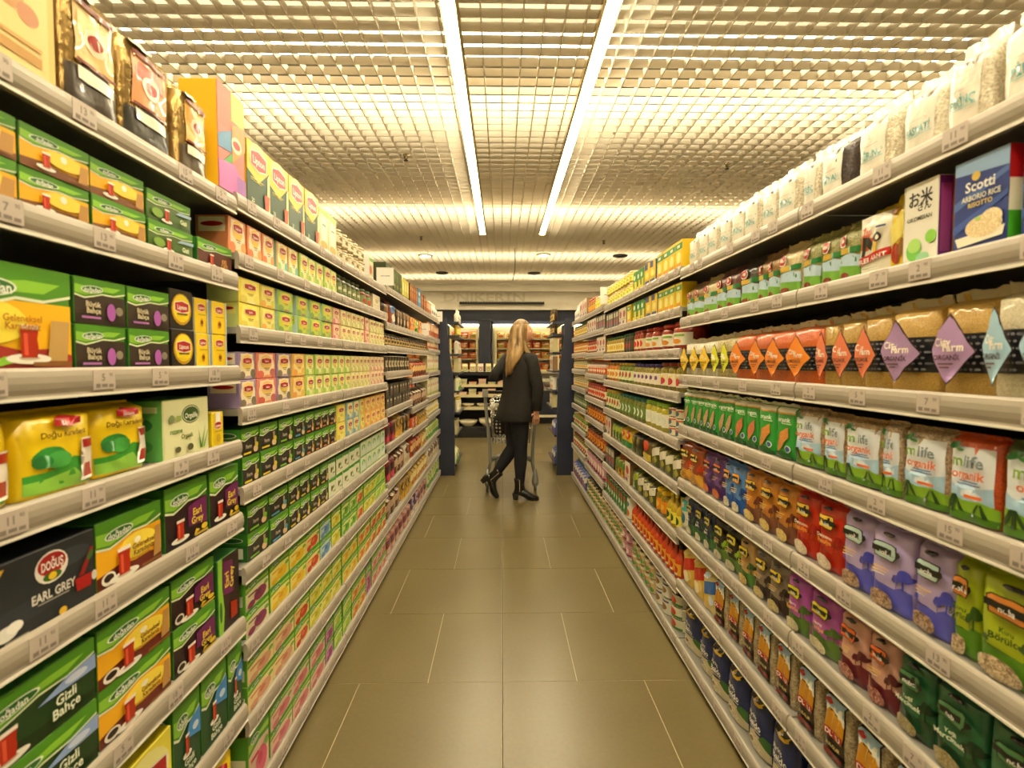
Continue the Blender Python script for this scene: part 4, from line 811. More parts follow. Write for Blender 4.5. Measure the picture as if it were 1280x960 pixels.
# far right bays
P_('yellow_carton', plain('#e8c81e', '#d8b41a', [('r', '#2f8f44', .0, .68, 1, .9), ('e', '#f4ea90', .5, .4, .3, .2), ('r', '#e09a1a', .1, .06, .9, .2), ('r', '#e9e2c4', .3, .74, .7, .84)]), 'cooking_mix_box', 'box', 'yellow carton with green band', .07)
P_('blue_yellow_carton', plain('#e8c41e', '#3a4a8a', [('r', '#3a4a8a', 0, .72, .6, 1), ('r', '#3a4a8a', .1, .02, .9, .2), ('e', '#f2e27a', .5, .45, .3, .16)]), 'cooking_mix_box', 'box', 'yellow carton with blue corner', .07)
P_('green_carton', plain('#2f8a3c', '#c8b82a', [('r', '#e0cc3a', .4, .0, 1, .5), ('e', '#e8f0d0', .4, .7, .24, .12), ('r', '#e8c83a', .0, .1, .5, .2)]), 'cooking_mix_box', 'box', 'green and yellow carton', .07)
P_('yellow_jar', jfac('grain:#e8c83a:#c89a1e:200', 'pl#e0d4a8', '#f0e27a', [('e', '#b8c83a', .5, .5, .3, .3)]), 'corn_jar', 'jar', 'squat yellow jar')
P_('amber_jar', jfac('grain:#c8702a:#9a4a1a:200', 'pl#b8582a', '#e0a04a', None), 'honey_jar', 'jar', 'amber jar')
P_('white_red_pack', plain('#e4dcc4', '#8a6a4a', [('e', '#b8302a', .5, .62, .3, .2), ('r', '#8a4a8a', .1, .1, .6, .26), ('r', '#c8b890', .1, .3, .9, .4)]), 'soup_mix_box', 'box', 'white box with red oval', .06)
P_('dark_sachet', plain('#5a5240', '#3a342a', [('r', '#c8c0a4', .1, .62, .9, .9), ('e', '#b83a3a', .5, .35, .28, .18), ('e', '#9a6aa8', .6, .2, .2, .1), ('r', '#2a6a3a', .1, .04, .9, .12)]), 'soup_mix_box', 'box', 'dark box with red blob', .05)
P_('tomato_jar_big', jfac('grain:#b8381a:#8a200f:120', 'pl#c83a2a', '#e9e2cc', [('e', '#d8401e', .3, .45, .2, .3), ('e', '#e0902a', .62, .3, .18, .2), ('r', '#8ab04a', .5, .7, .9, .86)]), 'tomato_paste_jar', 'jar', 'large red tomato jar')
P_('red_sauce_jar', jfac('grain:#b8401a:#902a12:160', 'pl#a83a2a', '#e2d4a8', [('e', '#d8301a', .5, .5, .34, .34)]), 'sauce_jar', 'jar', 'small red sauce jar')
P_('olive_jar', jfac('grain:#4a4a1e:#2a2614:160', 'pl#2a6a3a', '#5a5040', [('e', '#d8402a', .5, .5, .24, .3)]), 'olive_jar', 'jar', 'dark olive jar with green lid')
P_('yellow_label_jar', jfac('grain:#c8a83a:#9a7a24:160', 'pl#3f7a3a', '#f0e2a0', [('e', '#e0b83a', .5, .5, .34, .34), ('e', '#c8602a', .3, .4, .14, .2)]), 'mayonnaise_jar', 'jar', 'jar with yellow label')
P_('pepper_jar', jfac('grain:#a88a2a:#6a6a1e:140', 'pl#8a2a20', '#e8dcc0', [('e', '#c83a3a', .5, .4, .3, .3), ('p', '#e8d83a', [(.1, .9), (.5, .6), (.9, .9), (.5, .75)])]), 'pickle_jar', 'jar', 'pickled pepper jar')
P_('white_label_jar', jfac('grain:#b09a3a:#70702a:140', 'pl#4a3a8a', '#ece4cc', [('e', '#a84a3a', .3, .4, .16, .2), ('e', '#7a4a8a', .64, .6, .16, .2)]), 'pickle_jar', 'jar', 'jar with white label')
P_('gherkin_jar', jfac('grain:#8a9a2a:#4a6a1e:120', 'pl#c8a83a', '#dfe2b0', [('e', '#5a9a2a', .4, .45, .24, .3), ('e', '#c83a2a', .7, .6, .1, .3)]), 'pickle_jar', 'jar', 'gherkin jar with yellow lid')
P_('orange_jar', jfac('grain:#e0902a:#c86a1a:140', 'pl#b8862a', '#efe0a8', [('e', '#e08a2a', .5, .5, .34, .3)]), 'pickle_jar', 'jar', 'orange jar')
P_('corn_jar', jfac('grain:#c8b82a:#a8a02a:160', 'pl#8ab82a', '#e9e6cc', [('e', '#d8dcc8', .5, .5, .36, .4)], lidh=.16), 'pickle_jar', 'jar', 'yellow-green jar with lime lid')
P_('artichoke_jar', jfac('grain:#8a8a2a:#5a6a24:120', 'pl#2a7a6a', '#6a8a3a', [('e', '#e9ecd8', .5, .5, .26, .38), ('e', '#4a7a2a', .5, .5, .12, .2)]), 'pickle_jar', 'jar', 'green jar with teal lid')
P_('cream_jar', jfac('grain:#c8b07a:#a08a50:200', 'pl#d8c890', '#ece0b8', None), 'sauce_jar', 'jar', 'small cream jar')
P_('ring_jar', jfac('grain:#a8501e:#7a2a14:160', 'pl#5a3a20', '#e08a2a', [('e', '#8a2a14', .5, .5, .24, .34), ('e', '#e8a83a', .5, .5, .14, .2)]), 'spice_jar', 'jar', 'brown jar with orange ring')
P_('spice_jar', jfac('grain:#5a6a34:#3a2a1a:260', 'pl#4a5a2a', '#7a8a5a', [('r', '#c8c0a0', .2, .3, .8, .6)]), 'spice_jar', 'jar', 'small dark green jar')
P_('red_green_jar', jfac('grain:#a8402a:#5a2a1a:200', 'pl#5a8a4a', '#8a9a6a', [('e', '#c8402a', .5, .3, .3, .3)]), 'spice_jar', 'jar', 'jar with red and green label')
P_('tuna_can', cfac('#d8d0b0', [('e', '#c83a2a', .5, .5, .24, .34), ('r', '#4a7a3a', 0, .1, 1, .3)]), 'tuna_can', 'can', 'flat fish can')
P_('tuna_can_stack', cfac('#dcd2b4', [('e', '#4a6a7a', .5, .5, .24, .3), ('r', '#c85a3a', 0, .7, 1, .85)]), 'tuna_can', 'can', 'flat cream fish can')
P_('white_can', cfac('#dcd8c8', [('e', '#8a6a3a', .5, .45, .3, .2), ('r', '#3a4a7a', .1, .74, .9, .84)]), 'vegetable_can', 'can', 'white food can')
P_('bean_can', cfac('#c8b07a', [('e', '#a83a2a', .4, .5, .24, .24), ('e', '#4a8a3a', .7, .3, .2, .16), ('r', '#e8dcc0', .1, .74, .9, .88)]), 'vegetable_can', 'can', 'printed bean can')
P_('pink_can', cfac('#c88a98', [('e', '#e8d8c8', .5, .5, .3, .24), ('r', '#8a2a4a', 0, .1, 1, .22)]), 'vegetable_can', 'can', 'pink food can')
P_('green_label_can', cfac('#3a7a44', [('e', '#c83a2a', .5, .72, .3, .14), ('e', '#e8dcc0', .5, .4, .22, .14)]), 'sauce_can', 'can', 'green-labelled can')
P_('white_tin', cfac('#e0dac4', [('e', '#3a6a8a', .5, .68, .26, .12), ('e', '#d8702a', .5, .3, .3, .16)]), 'baby_food_tin', 'can', 'tall white tin')
P_('olive_pouch_w', pouch('#4a4a1a', '#e2dac4', '#6a6a2a', '#a8a03a', 2), 'olive_pouch', 'pouch', 'olive pouch with white panel', .08)
P_('olive_pouch_r', pouch('#5a4a1e', '#d83a1a', '#e8602a', '#c8b03a', 1), 'olive_pouch', 'pouch', 'olive pouch with red burst', .08)
P_('olive_pouch_d', pouch('#2a2414', '#6a5a2a', '#a8a04a', '#4a4a2a', 1), 'olive_pouch', 'pouch', 'dark olive pouch', .08)
P_('olive_pouch_g', pouch('#5a6a1e', '#a8b83a', '#e8e0b0', '#2a6a2a', 2), 'olive_pouch', 'pouch', 'green olive pouch', .08)
P_('red_yellow_pouch', pouch('#d8b82a', '#c8301a', '#e8dca0', '#2a7a3a', 1), 'olive_pouch', 'pouch', 'yellow pouch with red top', .08)
P_('green_orange_pouch', pouch('#c8742a', '#4a8a2a', '#e8c83a', '#2a6a2a', 2), 'olive_pouch', 'pouch', 'orange and green pouch', .08)
P_('oil_bottle', lambda w, h, d: bottle(w, h, d, 'pl#b89a1e', 'pl#d8c83a', '#e8d84a', [('e', '#2a5a2a', .5, .5, .3, .34)]), 'oil_bottle', 'bottle', 'golden oil bottle')
P_('oil_jar_orange', jfac('grain:#a8901e:#70601a:140', 'pl#e8c01e', '#e88a1e', [('e', '#f0c83a', .5, .5, .3, .3)]), 'pickle_jar', 'jar', 'golden jar with orange label')
P_('chili_bottle', lambda w, h, d: bottle(w, h, d, 'pl#c8401a', 'pl#1c2a1e', '#e2a82a', [('e', '#c82a1a', .5, .5, .34, .36), ('r', '#e8e0c8', .2, .05, .8, .2)]), 'sauce_bottle', 'bottle', 'red sauce bottle with black cap')
P_('red_label_bottle', lambda w, h, d: bottle(w, h, d, 'pl#c8a890', 'pl#c8501e', '#d8641e', [('e', '#efe4d0', .5, .5, .3, .3)]), 'sauce_bottle', 'bottle', 'small bottle with orange label')
STUBBY = {'can', 'jar'}

# side, shelf height, and for each run: kind, start, end, count, layers, height (metres)
ROWS = [
 ('L', 1.8, [
  ('gold_box', 0.62, 0.906, 1, 1, 0.2), ('clear_gold', 0.913, 1.054, 1, 1, 0.225), ('clear_red', 1.061, 1.225, 1, 1, 0.225),
  ('clear_yellow', 1.234, 1.358, 1, 1, 0.2), ('colour_block', 1.396, 1.539, 1, 1, 0.275)]),
 ('L', 1.593, [
  ('dg_orange', 0.66, 0.824, 1, 2, 0.065), ('dg_orange', 0.826, 0.964, 1, 2, 0.065), ('dg_orange', 0.966, 1.109, 1, 2, 0.065),
  ('dg_green', 1.116, 1.274, 1, 2, 0.062), ('dg_maroon', 1.294, 1.455, 1, 1, 0.066)]),
 ('L', 1.338, [
  ('dg_bigorange', 0.7, 0.914, 1, 1, 0.165), ('dg_purple', 0.919, 1.043, 1, 2, 0.082), ('dg_purple', 1.047, 1.176, 1, 2, 0.082),
  ('lip_black', 1.181, 1.272, 1, 2, 0.09), ('lip_yellow', 1.279, 1.338, 1, 2, 0.085), ('lip_yellow', 1.349, 1.418, 1, 2, 0.085)]),
 ('L', 1.132, [
  ('tea_bag_yellow', 0.66, 0.811, 1, 1, 0.16), ('tea_bag_yellow', 0.812, 0.968, 1, 1, 0.16), ('tea_bag_yellow', 0.972, 1.116, 1, 1, 0.155),
  ('organic_pale', 1.145, 1.329, 1, 1, 0.135), ('lip_small', 1.336, 1.393, 1, 1, 0.09)]),
 ('L', 0.927, [
  ('dogus', 0.745, 0.946, 1, 1, 0.125), ('dg_orange_l', 0.949, 1.136, 1, 1, 0.127), ('dg_earl', 1.144, 1.312, 1, 1, 0.147),
  ('dg_earl', 1.32, 1.464, 1, 1, 0.147)]),
 ('L', 0.63, [
  ('dg_gizli', 0.7, 0.938, 1, 2, 0.112), ('dg_orange_l', 0.944, 1.153, 1, 2, 0.112), ('dg_earl_w', 1.161, 1.332, 1, 2, 0.112),
  ('dg_earl_side', 1.347, 1.46, 1, 1, 0.2)]),
 ('L', 0.376, [
  ('lip_yellow_big', 0.92, 1.147, 1, 1, 0.165), ('dg_gizli_tall', 1.15, 1.253, 1, 1, 0.19), ('dg_gizli_tall', 1.26, 1.376, 1, 1, 0.19),
  ('dg_gizli_tall', 1.384, 1.462, 1, 1, 0.185)]),
 ('L', 0.08, [
  ('tea_bag_yellow', 1.02, 1.22, 1, 1, 0.22), ('tea_bag_yellow', 1.24, 1.43, 1, 1, 0.22)]),
 ('L', 1.815, [
  ('lip_forest', 1.55, 2.143, 4, 1, 0.19), ('pale_box', 2.152, 2.377, 2, 1, 0.17), ('preserve_jar', 2.4, 2.87, 5, 2, 0.072),
  ('green_lid_tub', 2.9, 3.04, 1, 1, 0.12)]),
 ('L', 1.655, [
  ('lip_peach', 1.445, 1.542, 1, 1, 0.1), ('lip_peach', 1.547, 1.638, 1, 1, 0.1), ('lip_peach', 1.643, 1.728, 1, 1, 0.1),
  ('lip_mint', 1.747, 1.929, 2, 1, 0.1), ('lip_lime', 1.936, 2.37, 5, 1, 0.1), ('spice_jar', 2.392, 2.782, 5, 1, 0.1),
  ('red_green_jar', 2.798, 3.002, 2, 1, 0.09), ('white_box', 3.02, 3.2, 1, 1, 0.09)]),
 ('L', 1.45, [
  ('lip_lemon', 1.487, 1.618, 1, 2, 0.074), ('lip_camomile', 1.624, 1.731, 1, 2, 0.074), ('lip_green', 1.744, 1.876, 1, 2, 0.074),
  ('lip_green', 1.905, 2.022, 1, 2, 0.071), ('lip_green', 2.03, 2.154, 1, 2, 0.071), ('lip_green', 2.163, 2.294, 1, 2, 0.071),
  ('lip_pink', 2.305, 2.406, 1, 2, 0.073), ('lip_cream', 2.418, 2.82, 5, 2, 0.072), ('lip_pink', 2.837, 2.921, 1, 2, 0.072),
  ('lip_cream', 2.939, 3.294, 5, 2, 0.07)]),
 ('L', 1.22, [
  ('lip_purple', 1.477, 1.582, 1, 2, 0.08), ('lip_red', 1.587, 1.721, 1, 2, 0.08), ('lip_purple', 1.727, 1.844, 1, 2, 0.08),
  ('lip_orange', 1.851, 1.971, 1, 2, 0.08), ('lip_lime', 1.979, 2.559, 6, 2, 0.08), ('lip_cream', 2.573, 2.928, 5, 2, 0.08),
  ('lip_pinkcream', 2.946, 3.283, 4, 2, 0.08)]),
 ('L', 0.995, [
  ('dg_dark_y', 1.485, 1.593, 1, 2, 0.082), ('dg_dark_y', 1.598, 1.723, 1, 2, 0.082), ('dg_dark_g', 1.729, 1.848, 1, 2, 0.082),
  ('dg_dark_b', 1.855, 1.96, 1, 2, 0.082), ('dg_dark_o', 1.968, 2.328, 4, 2, 0.082), ('lip_lemon', 2.339, 2.471, 1, 2, 0.08),
  ('lip_blue', 2.484, 2.706, 2, 2, 0.08), ('lip_camomile', 2.721, 2.799, 1, 2, 0.08), ('lip_orange', 2.816, 3.295, 4, 2, 0.08)]),
 ('L', 0.765, [
  ('dg_dark_g', 1.512, 1.648, 1, 2, 0.082), ('dg_dark_b', 1.653, 1.796, 1, 2, 0.082), ('dg_dark_y', 1.803, 2.211, 4, 2, 0.082),
  ('white_green', 2.221, 2.71, 5, 2, 0.08), ('white_leaf', 2.726, 3.284, 5, 2, 0.08)]),
 ('L', 0.545, [
  ('fr_berry', 1.49, 1.64, 1, 2, 0.082), ('fr_yellow', 1.65, 1.8, 1, 2, 0.082), ('fr_yellow', 1.8, 1.95, 1, 2, 0.082),
  ('fr_red', 1.95, 2.1, 1, 2, 0.082), ('fr_blue', 2.1, 2.24, 1, 2, 0.082), ('fr_lemon', 2.25, 2.37, 1, 2, 0.082),
  ('fr_green', 2.39, 2.63, 2, 2, 0.082), ('fr_red', 2.64, 2.76, 1, 2, 0.082), ('fr_lemon', 2.77, 3.01, 2, 2, 0.082),
  ('fr_lime', 3.02, 3.28, 2, 2, 0.082)]),
 ('L', 0.32, [
  ('fr_peach', 1.49, 1.66, 1, 2, 0.082), ('fr_peach', 1.66, 1.83, 1, 2, 0.082), ('fr_red', 1.83, 1.97, 1, 2, 0.082),
  ('fr_lemon', 1.98, 2.37, 3, 2, 0.082), ('fr_yellow', 2.39, 2.64, 2, 2, 0.082), ('fr_orange', 2.65, 2.9, 2, 2, 0.082),
  ('fr_red', 2.91, 3.28, 3, 2, 0.082)]),
 ('L', 0.08, [
  ('fr_pink', 1.49, 1.62, 1, 1, 0.17), ('fr_pinkwide', 1.63, 2.14, 3, 2, 0.08), ('fr_magenta', 2.15, 2.25, 1, 2, 0.08),
  ('fr_lime', 2.26, 2.37, 1, 2, 0.08), ('fr_lime', 2.39, 2.52, 1, 2, 0.08), ('fr_orange', 2.53, 2.78, 2, 2, 0.08),
  ('fr_magenta', 2.8, 2.9, 1, 1, 0.15), ('fr_pinkwide', 2.92, 3.28, 3, 2, 0.08)]),
 ('L', 1.83, [
  ('dgreen_box', 3.36, 3.9, 5, 1, 0.16), ('lemon_box', 3.91, 4.18, 3, 1, 0.15), ('brown_pack', 4.24, 4.6, 4, 1, 0.16),
  ('blue_pack', 4.62, 4.78, 1, 1, 0.17), ('brown_pack', 4.8, 5.1, 4, 1, 0.15), ('orange_pack', 5.16, 5.5, 4, 1, 0.12),
  ('white_bottle', 5.55, 6.05, 5, 1, 0.17)]),
 ('L', 1.6, [
  ('dark_coffee', 3.33, 3.46, 1, 1, 0.16), ('blue_coffee', 3.48, 3.66, 1, 1, 0.17), ('dark_coffee', 3.68, 4.19, 4, 1, 0.16),
  ('orange_pouch', 4.24, 4.5, 2, 1, 0.15), ('green_pouch', 4.5, 4.66, 1, 1, 0.14), ('orange_pouch', 4.68, 5.1, 3, 1, 0.15),
  ('orange_pack', 5.17, 6.07, 7, 1, 0.14)]),
 ('L', 1.455, [
  ('coffee_jar', 3.33, 4.19, 9, 1, 0.1), ('coffee_jar', 4.24, 5.12, 9, 1, 0.1), ('orange_pack', 5.17, 6.07, 8, 1, 0.12)]),
 ('L', 1.25, [
  ('dark_can', 3.33, 4.19, 9, 1, 0.145), ('orange_pouch', 4.24, 4.36, 1, 1, 0.15), ('red_pouch', 4.38, 5.11, 6, 1, 0.15),
  ('pale_pack', 5.17, 6.07, 8, 1, 0.17)]),
 ('L', 1.02, [
  ('black_box', 3.33, 4.19, 8, 2, 0.08), ('choc_pouch', 4.24, 5.11, 6, 1, 0.15), ('pale_pack', 5.17, 6.07, 8, 1, 0.17)]),
 ('L', 0.8, [
  ('berry_pouch', 3.33, 3.62, 2, 1, 0.17), ('gold_pouch', 3.64, 3.9, 2, 1, 0.17), ('dark_coffee', 3.92, 4.18, 2, 1, 0.16),
  ('ring_pouch', 4.24, 4.6, 2, 1, 0.15), ('gold_pouch', 4.62, 5.1, 4, 1, 0.15), ('white_jar', 5.17, 6.07, 8, 1, 0.14)]),
 ('L', 0.565, [
  ('berry_pouch', 3.33, 3.6, 2, 1, 0.17), ('choc_pouch', 3.62, 3.95, 3, 1, 0.16), ('white_pouch', 3.98, 4.18, 1, 1, 0.17),
  ('red_pouch', 4.24, 4.8, 4, 1, 0.16), ('yellow_pouch', 4.82, 5.1, 2, 1, 0.15), ('green_white_pouch', 5.17, 6.07, 7, 1, 0.16)]),
 ('L', 0.32, [
  ('choc_pouch', 3.33, 3.8, 3, 1, 0.16), ('gold_pouch', 3.82, 4.19, 3, 1, 0.16), ('yellow_pouch', 4.24, 5.1, 6, 1, 0.16),
  ('white_pouch', 5.17, 6.07, 6, 1, 0.17)]),
 ('L', 0.08, [
  ('pink_pouch', 3.33, 4.19, 6, 1, 0.16), ('purple_pouch', 4.24, 4.6, 2, 1, 0.17), ('pink_pouch', 4.62, 5.1, 3, 1, 0.16),
  ('green_white_pouch', 5.17, 6.07, 6, 1, 0.17)]),
 ('R', 1.765, [
  ('paper_bag', 0.735, 0.868, 1, 1, 0.165), ('paper_bag', 0.881, 0.967, 1, 1, 0.16), ('paper_bag_clear', 0.978, 1.081, 1, 1, 0.155),
  ('paper_bag', 1.103, 1.213, 1, 1, 0.16), ('paper_bag_dark', 1.248, 1.356, 1, 1, 0.15), ('paper_bag', 1.362, 1.428, 1, 1, 0.155),
  ('paper_bag', 1.452, 2.308, 8, 1, 0.155)]),
 ('R', 1.545, [
  ('scotti', 0.69, 0.813, 1, 1, 0.172), ('scotti', 0.83, 0.934, 1, 1, 0.172), ('white_rice_box', 0.968, 1.054, 1, 1, 0.168),
  ('yellow_pasta', 1.056, 1.103, 1, 1, 0.16), ('elephant', 1.105, 1.199, 1, 1, 0.165), ('small_grain_g', 1.201, 1.265, 1, 1, 0.145),
  ('small_grain_g', 1.268, 1.343, 1, 1, 0.145), ('small_grain_g', 1.346, 1.419, 1, 1, 0.145), ('small_grain_w', 1.442, 1.544, 1, 1, 0.15),
  ('small_grain_b', 1.553, 1.672, 2, 1, 0.15), ('small_grain_d', 1.682, 1.797, 1, 1, 0.155), ('small_grain_r', 1.81, 1.995, 2, 1, 0.15),
  ('small_grain_w', 2.01, 2.141, 1, 1, 0.15), ('small_grain_b', 2.149, 2.31, 2, 1, 0.145)]),
 ('R', 1.292, [
  ('farm_blue', 0.7, 0.8, 1, 1, 0.19), ('farm_blue', 0.799, 0.858, 1, 1, 0.19), ('farm_purple', 0.861, 0.968, 1, 1, 0.19),
  ('farm_purple', 0.972, 1.09, 1, 1, 0.185), ('farm_coral', 1.095, 1.175, 1, 1, 0.18), ('farm_coral', 1.18, 1.261, 1, 1, 0.178),
  ('farm_coral', 1.267, 1.326, 1, 1, 0.175), ('farm_orange', 1.332, 1.812, 4, 1, 0.17), ('farm_lime', 1.818, 1.977, 2, 1, 0.165),
  ('farm_white', 1.984, 2.34, 3, 1, 0.16)]),
 ('R', 1.068, [
  ('milife_g', 0.7, 0.834, 1, 1, 0.175), ('milife_o', 0.84, 0.934, 1, 1, 0.172), ('milife_w', 0.938, 1.043, 1, 1, 0.17),
  ('milife_w', 1.051, 1.102, 1, 1, 0.17), ('milife_b', 1.107, 1.224, 1, 1, 0.17), ('milife_b', 1.23, 1.316, 1, 1, 0.17),
  ('milife_w', 1.326, 1.443, 1, 1, 0.17), ('greenbag_o', 1.455, 1.647, 2, 1, 0.175), ('greenbag_p', 1.657, 1.822, 2, 1, 0.172),
  ('greenbag_b', 1.835, 2.038, 3, 1, 0.17), ('greenbag_b', 2.046, 2.331, 4, 1, 0.165)]),
 ('R', 0.825, [
  ('noba_lime', 0.74, 0.865, 1, 1, 0.195), ('noba_lime', 0.87, 0.919, 1, 1, 0.195), ('noba_lilac', 0.922, 1.013, 1, 1, 0.19),
  ('noba_lilac', 1.017, 1.119, 1, 1, 0.19), ('noba_lilac', 1.124, 1.22, 1, 1, 0.185), ('noba_red', 1.226, 1.323, 1, 1, 0.18),
  ('noba_red', 1.33, 1.428, 1, 1, 0.18), ('noba_amber', 1.437, 1.523, 1, 1, 0.175), ('noba_amber', 1.528, 1.621, 1, 1, 0.175),
  ('noba_amber', 1.626, 1.726, 1, 1, 0.175), ('noba_blue', 1.737, 1.892, 2, 1, 0.175), ('noba_violet', 1.907, 2.103, 2, 1, 0.17),
  ('noba_mix', 2.12, 2.353, 2, 1, 0.17)]),
 ('R', 0.6, [
  ('noba_green', 0.72, 0.845, 1, 1, 0.175), ('noba_green', 0.85, 0.95, 1, 1, 0.175), ('noba_green', 0.956, 1.04, 1, 1, 0.175),
  ('noba_rose', 1.047, 1.13, 1, 1, 0.172), ('noba_rose', 1.135, 1.226, 1, 1, 0.17), ('noba_magenta', 1.235, 1.35, 1, 1, 0.168),
  ('noba_magenta', 1.361, 1.448, 1, 1, 0.165), ('noba_taupe', 1.461, 1.649, 2, 1, 0.17), ('noba_tan', 1.66, 1.752, 1, 1, 0.17),
  ('noba_black', 1.765, 1.979, 2, 1, 0.17), ('noba_navy', 1.995, 2.261, 3, 1, 0.17), ('tube_white', 2.281, 2.355, 1, 1, 0.17)]),
 ('R', 0.358, [
  ('duru', 0.82, 0.92, 1, 1, 0.19), ('duru', 0.94, 1.04, 1, 1, 0.19), ('duru', 1.06, 1.155, 1, 1, 0.19),
  ('duru', 1.18, 1.275, 1, 1, 0.19), ('duru', 1.3, 1.39, 1, 1, 0.19), ('duru', 1.42, 1.51, 1, 1, 0.185),
  ('duru', 1.53, 1.62, 1, 1, 0.185), ('duru', 1.64, 1.73, 1, 1, 0.185), ('duru', 1.75, 1.84, 1, 1, 0.185),
  ('duru', 1.86, 1.95, 1, 1, 0.185), ('pasta_blue', 1.97, 2.08, 1, 1, 0.17), ('pasta_yellow', 2.09, 2.32, 2, 1, 0.18)]),
 ('R', 0.08, [
  ('baldo', 1.1, 1.22, 1, 1, 0.22), ('baldo', 1.24, 1.37, 1, 1, 0.22), ('baldo', 1.41, 1.54, 1, 1, 0.22),
  ('baldo', 1.56, 1.69, 1, 1, 0.22), ('baldo', 1.71, 1.84, 1, 1, 0.215), ('baldo', 1.86, 1.98, 1, 1, 0.21),
  ('baldo', 2.0, 2.12, 1, 1, 0.205), ('baldo', 2.15, 2.31, 1, 1, 0.2)]),
 ('R', 1.78, [
  ('yellow_carton', 2.36, 2.75, 4, 1, 0.13), ('blue_yellow_carton', 2.77, 2.98, 2, 1, 0.12), ('green_carton', 3.0, 3.24, 3, 1, 0.12),
  ('yellow_jar', 3.29, 4.07, 9, 2, 0.075)]),
 ('R', 1.6, [
  ('yellow_carton', 2.36, 2.72, 4, 1, 0.12), ('blue_yellow_carton', 2.74, 2.96, 2, 1, 0.12), ('green_carton', 2.98, 3.24, 3, 1, 0.12),
  ('yellow_carton', 3.29, 3.4, 1, 1, 0.12), ('white_red_pack', 3.42, 3.64, 2, 1, 0.12), ('dark_sachet', 3.66, 4.07, 5, 1, 0.12)]),
 ('R', 1.41, [
  ('tomato_jar_big', 2.36, 2.72, 2, 1, 0.14), ('tomato_jar_big', 2.74, 3.0, 2, 1, 0.135), ('red_sauce_jar', 3.02, 3.24, 3, 1, 0.13),
  ('olive_jar', 3.29, 3.5, 3, 1, 0.125), ('yellow_label_jar', 3.52, 4.07, 7, 1, 0.12)]),
 ('R', 1.21, [
  ('pepper_jar', 2.36, 2.7, 3, 1, 0.14), ('white_label_jar', 2.72, 3.24, 6, 1, 0.13), ('gherkin_jar', 3.29, 3.66, 4, 1, 0.135),
  ('orange_jar', 3.68, 4.07, 4, 1, 0.14)]),
 ('R', 0.995, [
  ('tuna_can_stack', 2.36, 2.56, 2, 3, 0.045), ('corn_jar', 2.58, 2.96, 4, 1, 0.145), ('artichoke_jar', 2.98, 3.24, 3, 1, 0.14),
  ('artichoke_jar', 3.29, 3.62, 4, 1, 0.14), ('gherkin_jar', 3.64, 4.07, 5, 1, 0.145)]),
 ('R', 0.79, [
  ('olive_pouch_w', 2.36, 2.82, 4, 1, 0.15), ('olive_pouch_r', 2.84, 3.02, 1, 1, 0.15), ('olive_pouch_d', 3.04, 3.24, 2, 1, 0.14),
  ('red_yellow_pouch', 3.29, 3.55, 2, 1, 0.14), ('olive_pouch_g', 3.57, 3.85, 3, 1, 0.14), ('white_red_pack', 3.87, 4.07, 2, 1, 0.14)]),
 ('R', 0.56, [
  ('oil_bottle', 2.36, 2.56, 3, 1, 0.16), ('oil_jar_orange', 2.58, 2.74, 2, 1, 0.13), ('olive_pouch_w', 2.76, 3.12, 3, 1, 0.14),
  ('olive_pouch_g', 3.14, 3.24, 1, 1, 0.14), ('white_red_pack', 3.29, 3.42, 1, 1, 0.14), ('green_orange_pouch', 3.44, 3.74, 3, 1, 0.14),
  ('dark_sachet', 3.76, 4.07, 3, 1, 0.14)]),
 ('R', 0.33, [
  ('chili_bottle', 2.37, 3.24, 13, 1, 0.16), ('white_tin', 3.28, 3.38, 1, 1, 0.15), ('green_label_can', 3.4, 4.07, 9, 1, 0.14)]),
 ('R', 0.08, [
  ('tuna_can', 2.36, 2.5, 1, 3, 0.055), ('white_can', 2.52, 2.74, 2, 2, 0.085), ('bean_can', 2.76, 3.24, 5, 2, 0.08),
  ('pink_can', 3.29, 3.5, 2, 2, 0.08), ('bean_can', 3.52, 4.07, 6, 2, 0.08)]),
 ('R', 1.8, [
  ('yellow_jar', 4.12, 4.6, 5, 1, 0.11), ('amber_jar', 4.62, 4.98, 4, 1, 0.13), ('white_red_pack', 5.03, 5.5, 4, 1, 0.17),
  ('white_bottle', 5.52, 5.9, 4, 1, 0.18)]),
 ('R', 1.62, [
  ('dark_sachet', 4.12, 4.5, 4, 1, 0.12), ('white_red_pack', 4.52, 4.98, 4, 1, 0.12), ('yellow_label_jar', 5.03, 5.92, 8, 1, 0.12)]),
 ('R', 1.43, [
  ('white_red_pack', 4.12, 4.5, 3, 1, 0.13), ('red_sauce_jar', 4.52, 4.98, 5, 1, 0.12), ('orange_jar', 5.03, 5.92, 9, 1, 0.12)]),
 ('R', 1.25, [
  ('red_label_bottle', 4.12, 4.98, 9, 1, 0.14), ('cream_jar', 5.03, 5.92, 8, 1, 0.13)]),
 ('R', 1.06, [
  ('red_sauce_jar', 4.12, 4.98, 9, 1, 0.13), ('cream_jar', 5.03, 5.92, 8, 1, 0.13)]),
 ('R', 0.86, [
  ('ring_jar', 4.12, 4.98, 7, 1, 0.13), ('spice_jar', 5.03, 5.92, 8, 1, 0.13)]),
 ('R', 0.63, [
  ('ring_jar', 4.12, 4.98, 7, 1, 0.13), ('gherkin_jar', 5.03, 5.92, 8, 1, 0.13)]),
 ('R', 0.4, [
  ('pink_can', 4.12, 4.98, 8, 1, 0.14), ('pepper_jar', 5.03, 5.92, 8, 1, 0.14)]),
 ('R', 0.08, [
  ('bean_can', 4.12, 4.98, 8, 2, 0.08), ('blue_pouch', 5.03, 5.92, 7, 1, 0.17)]),
]

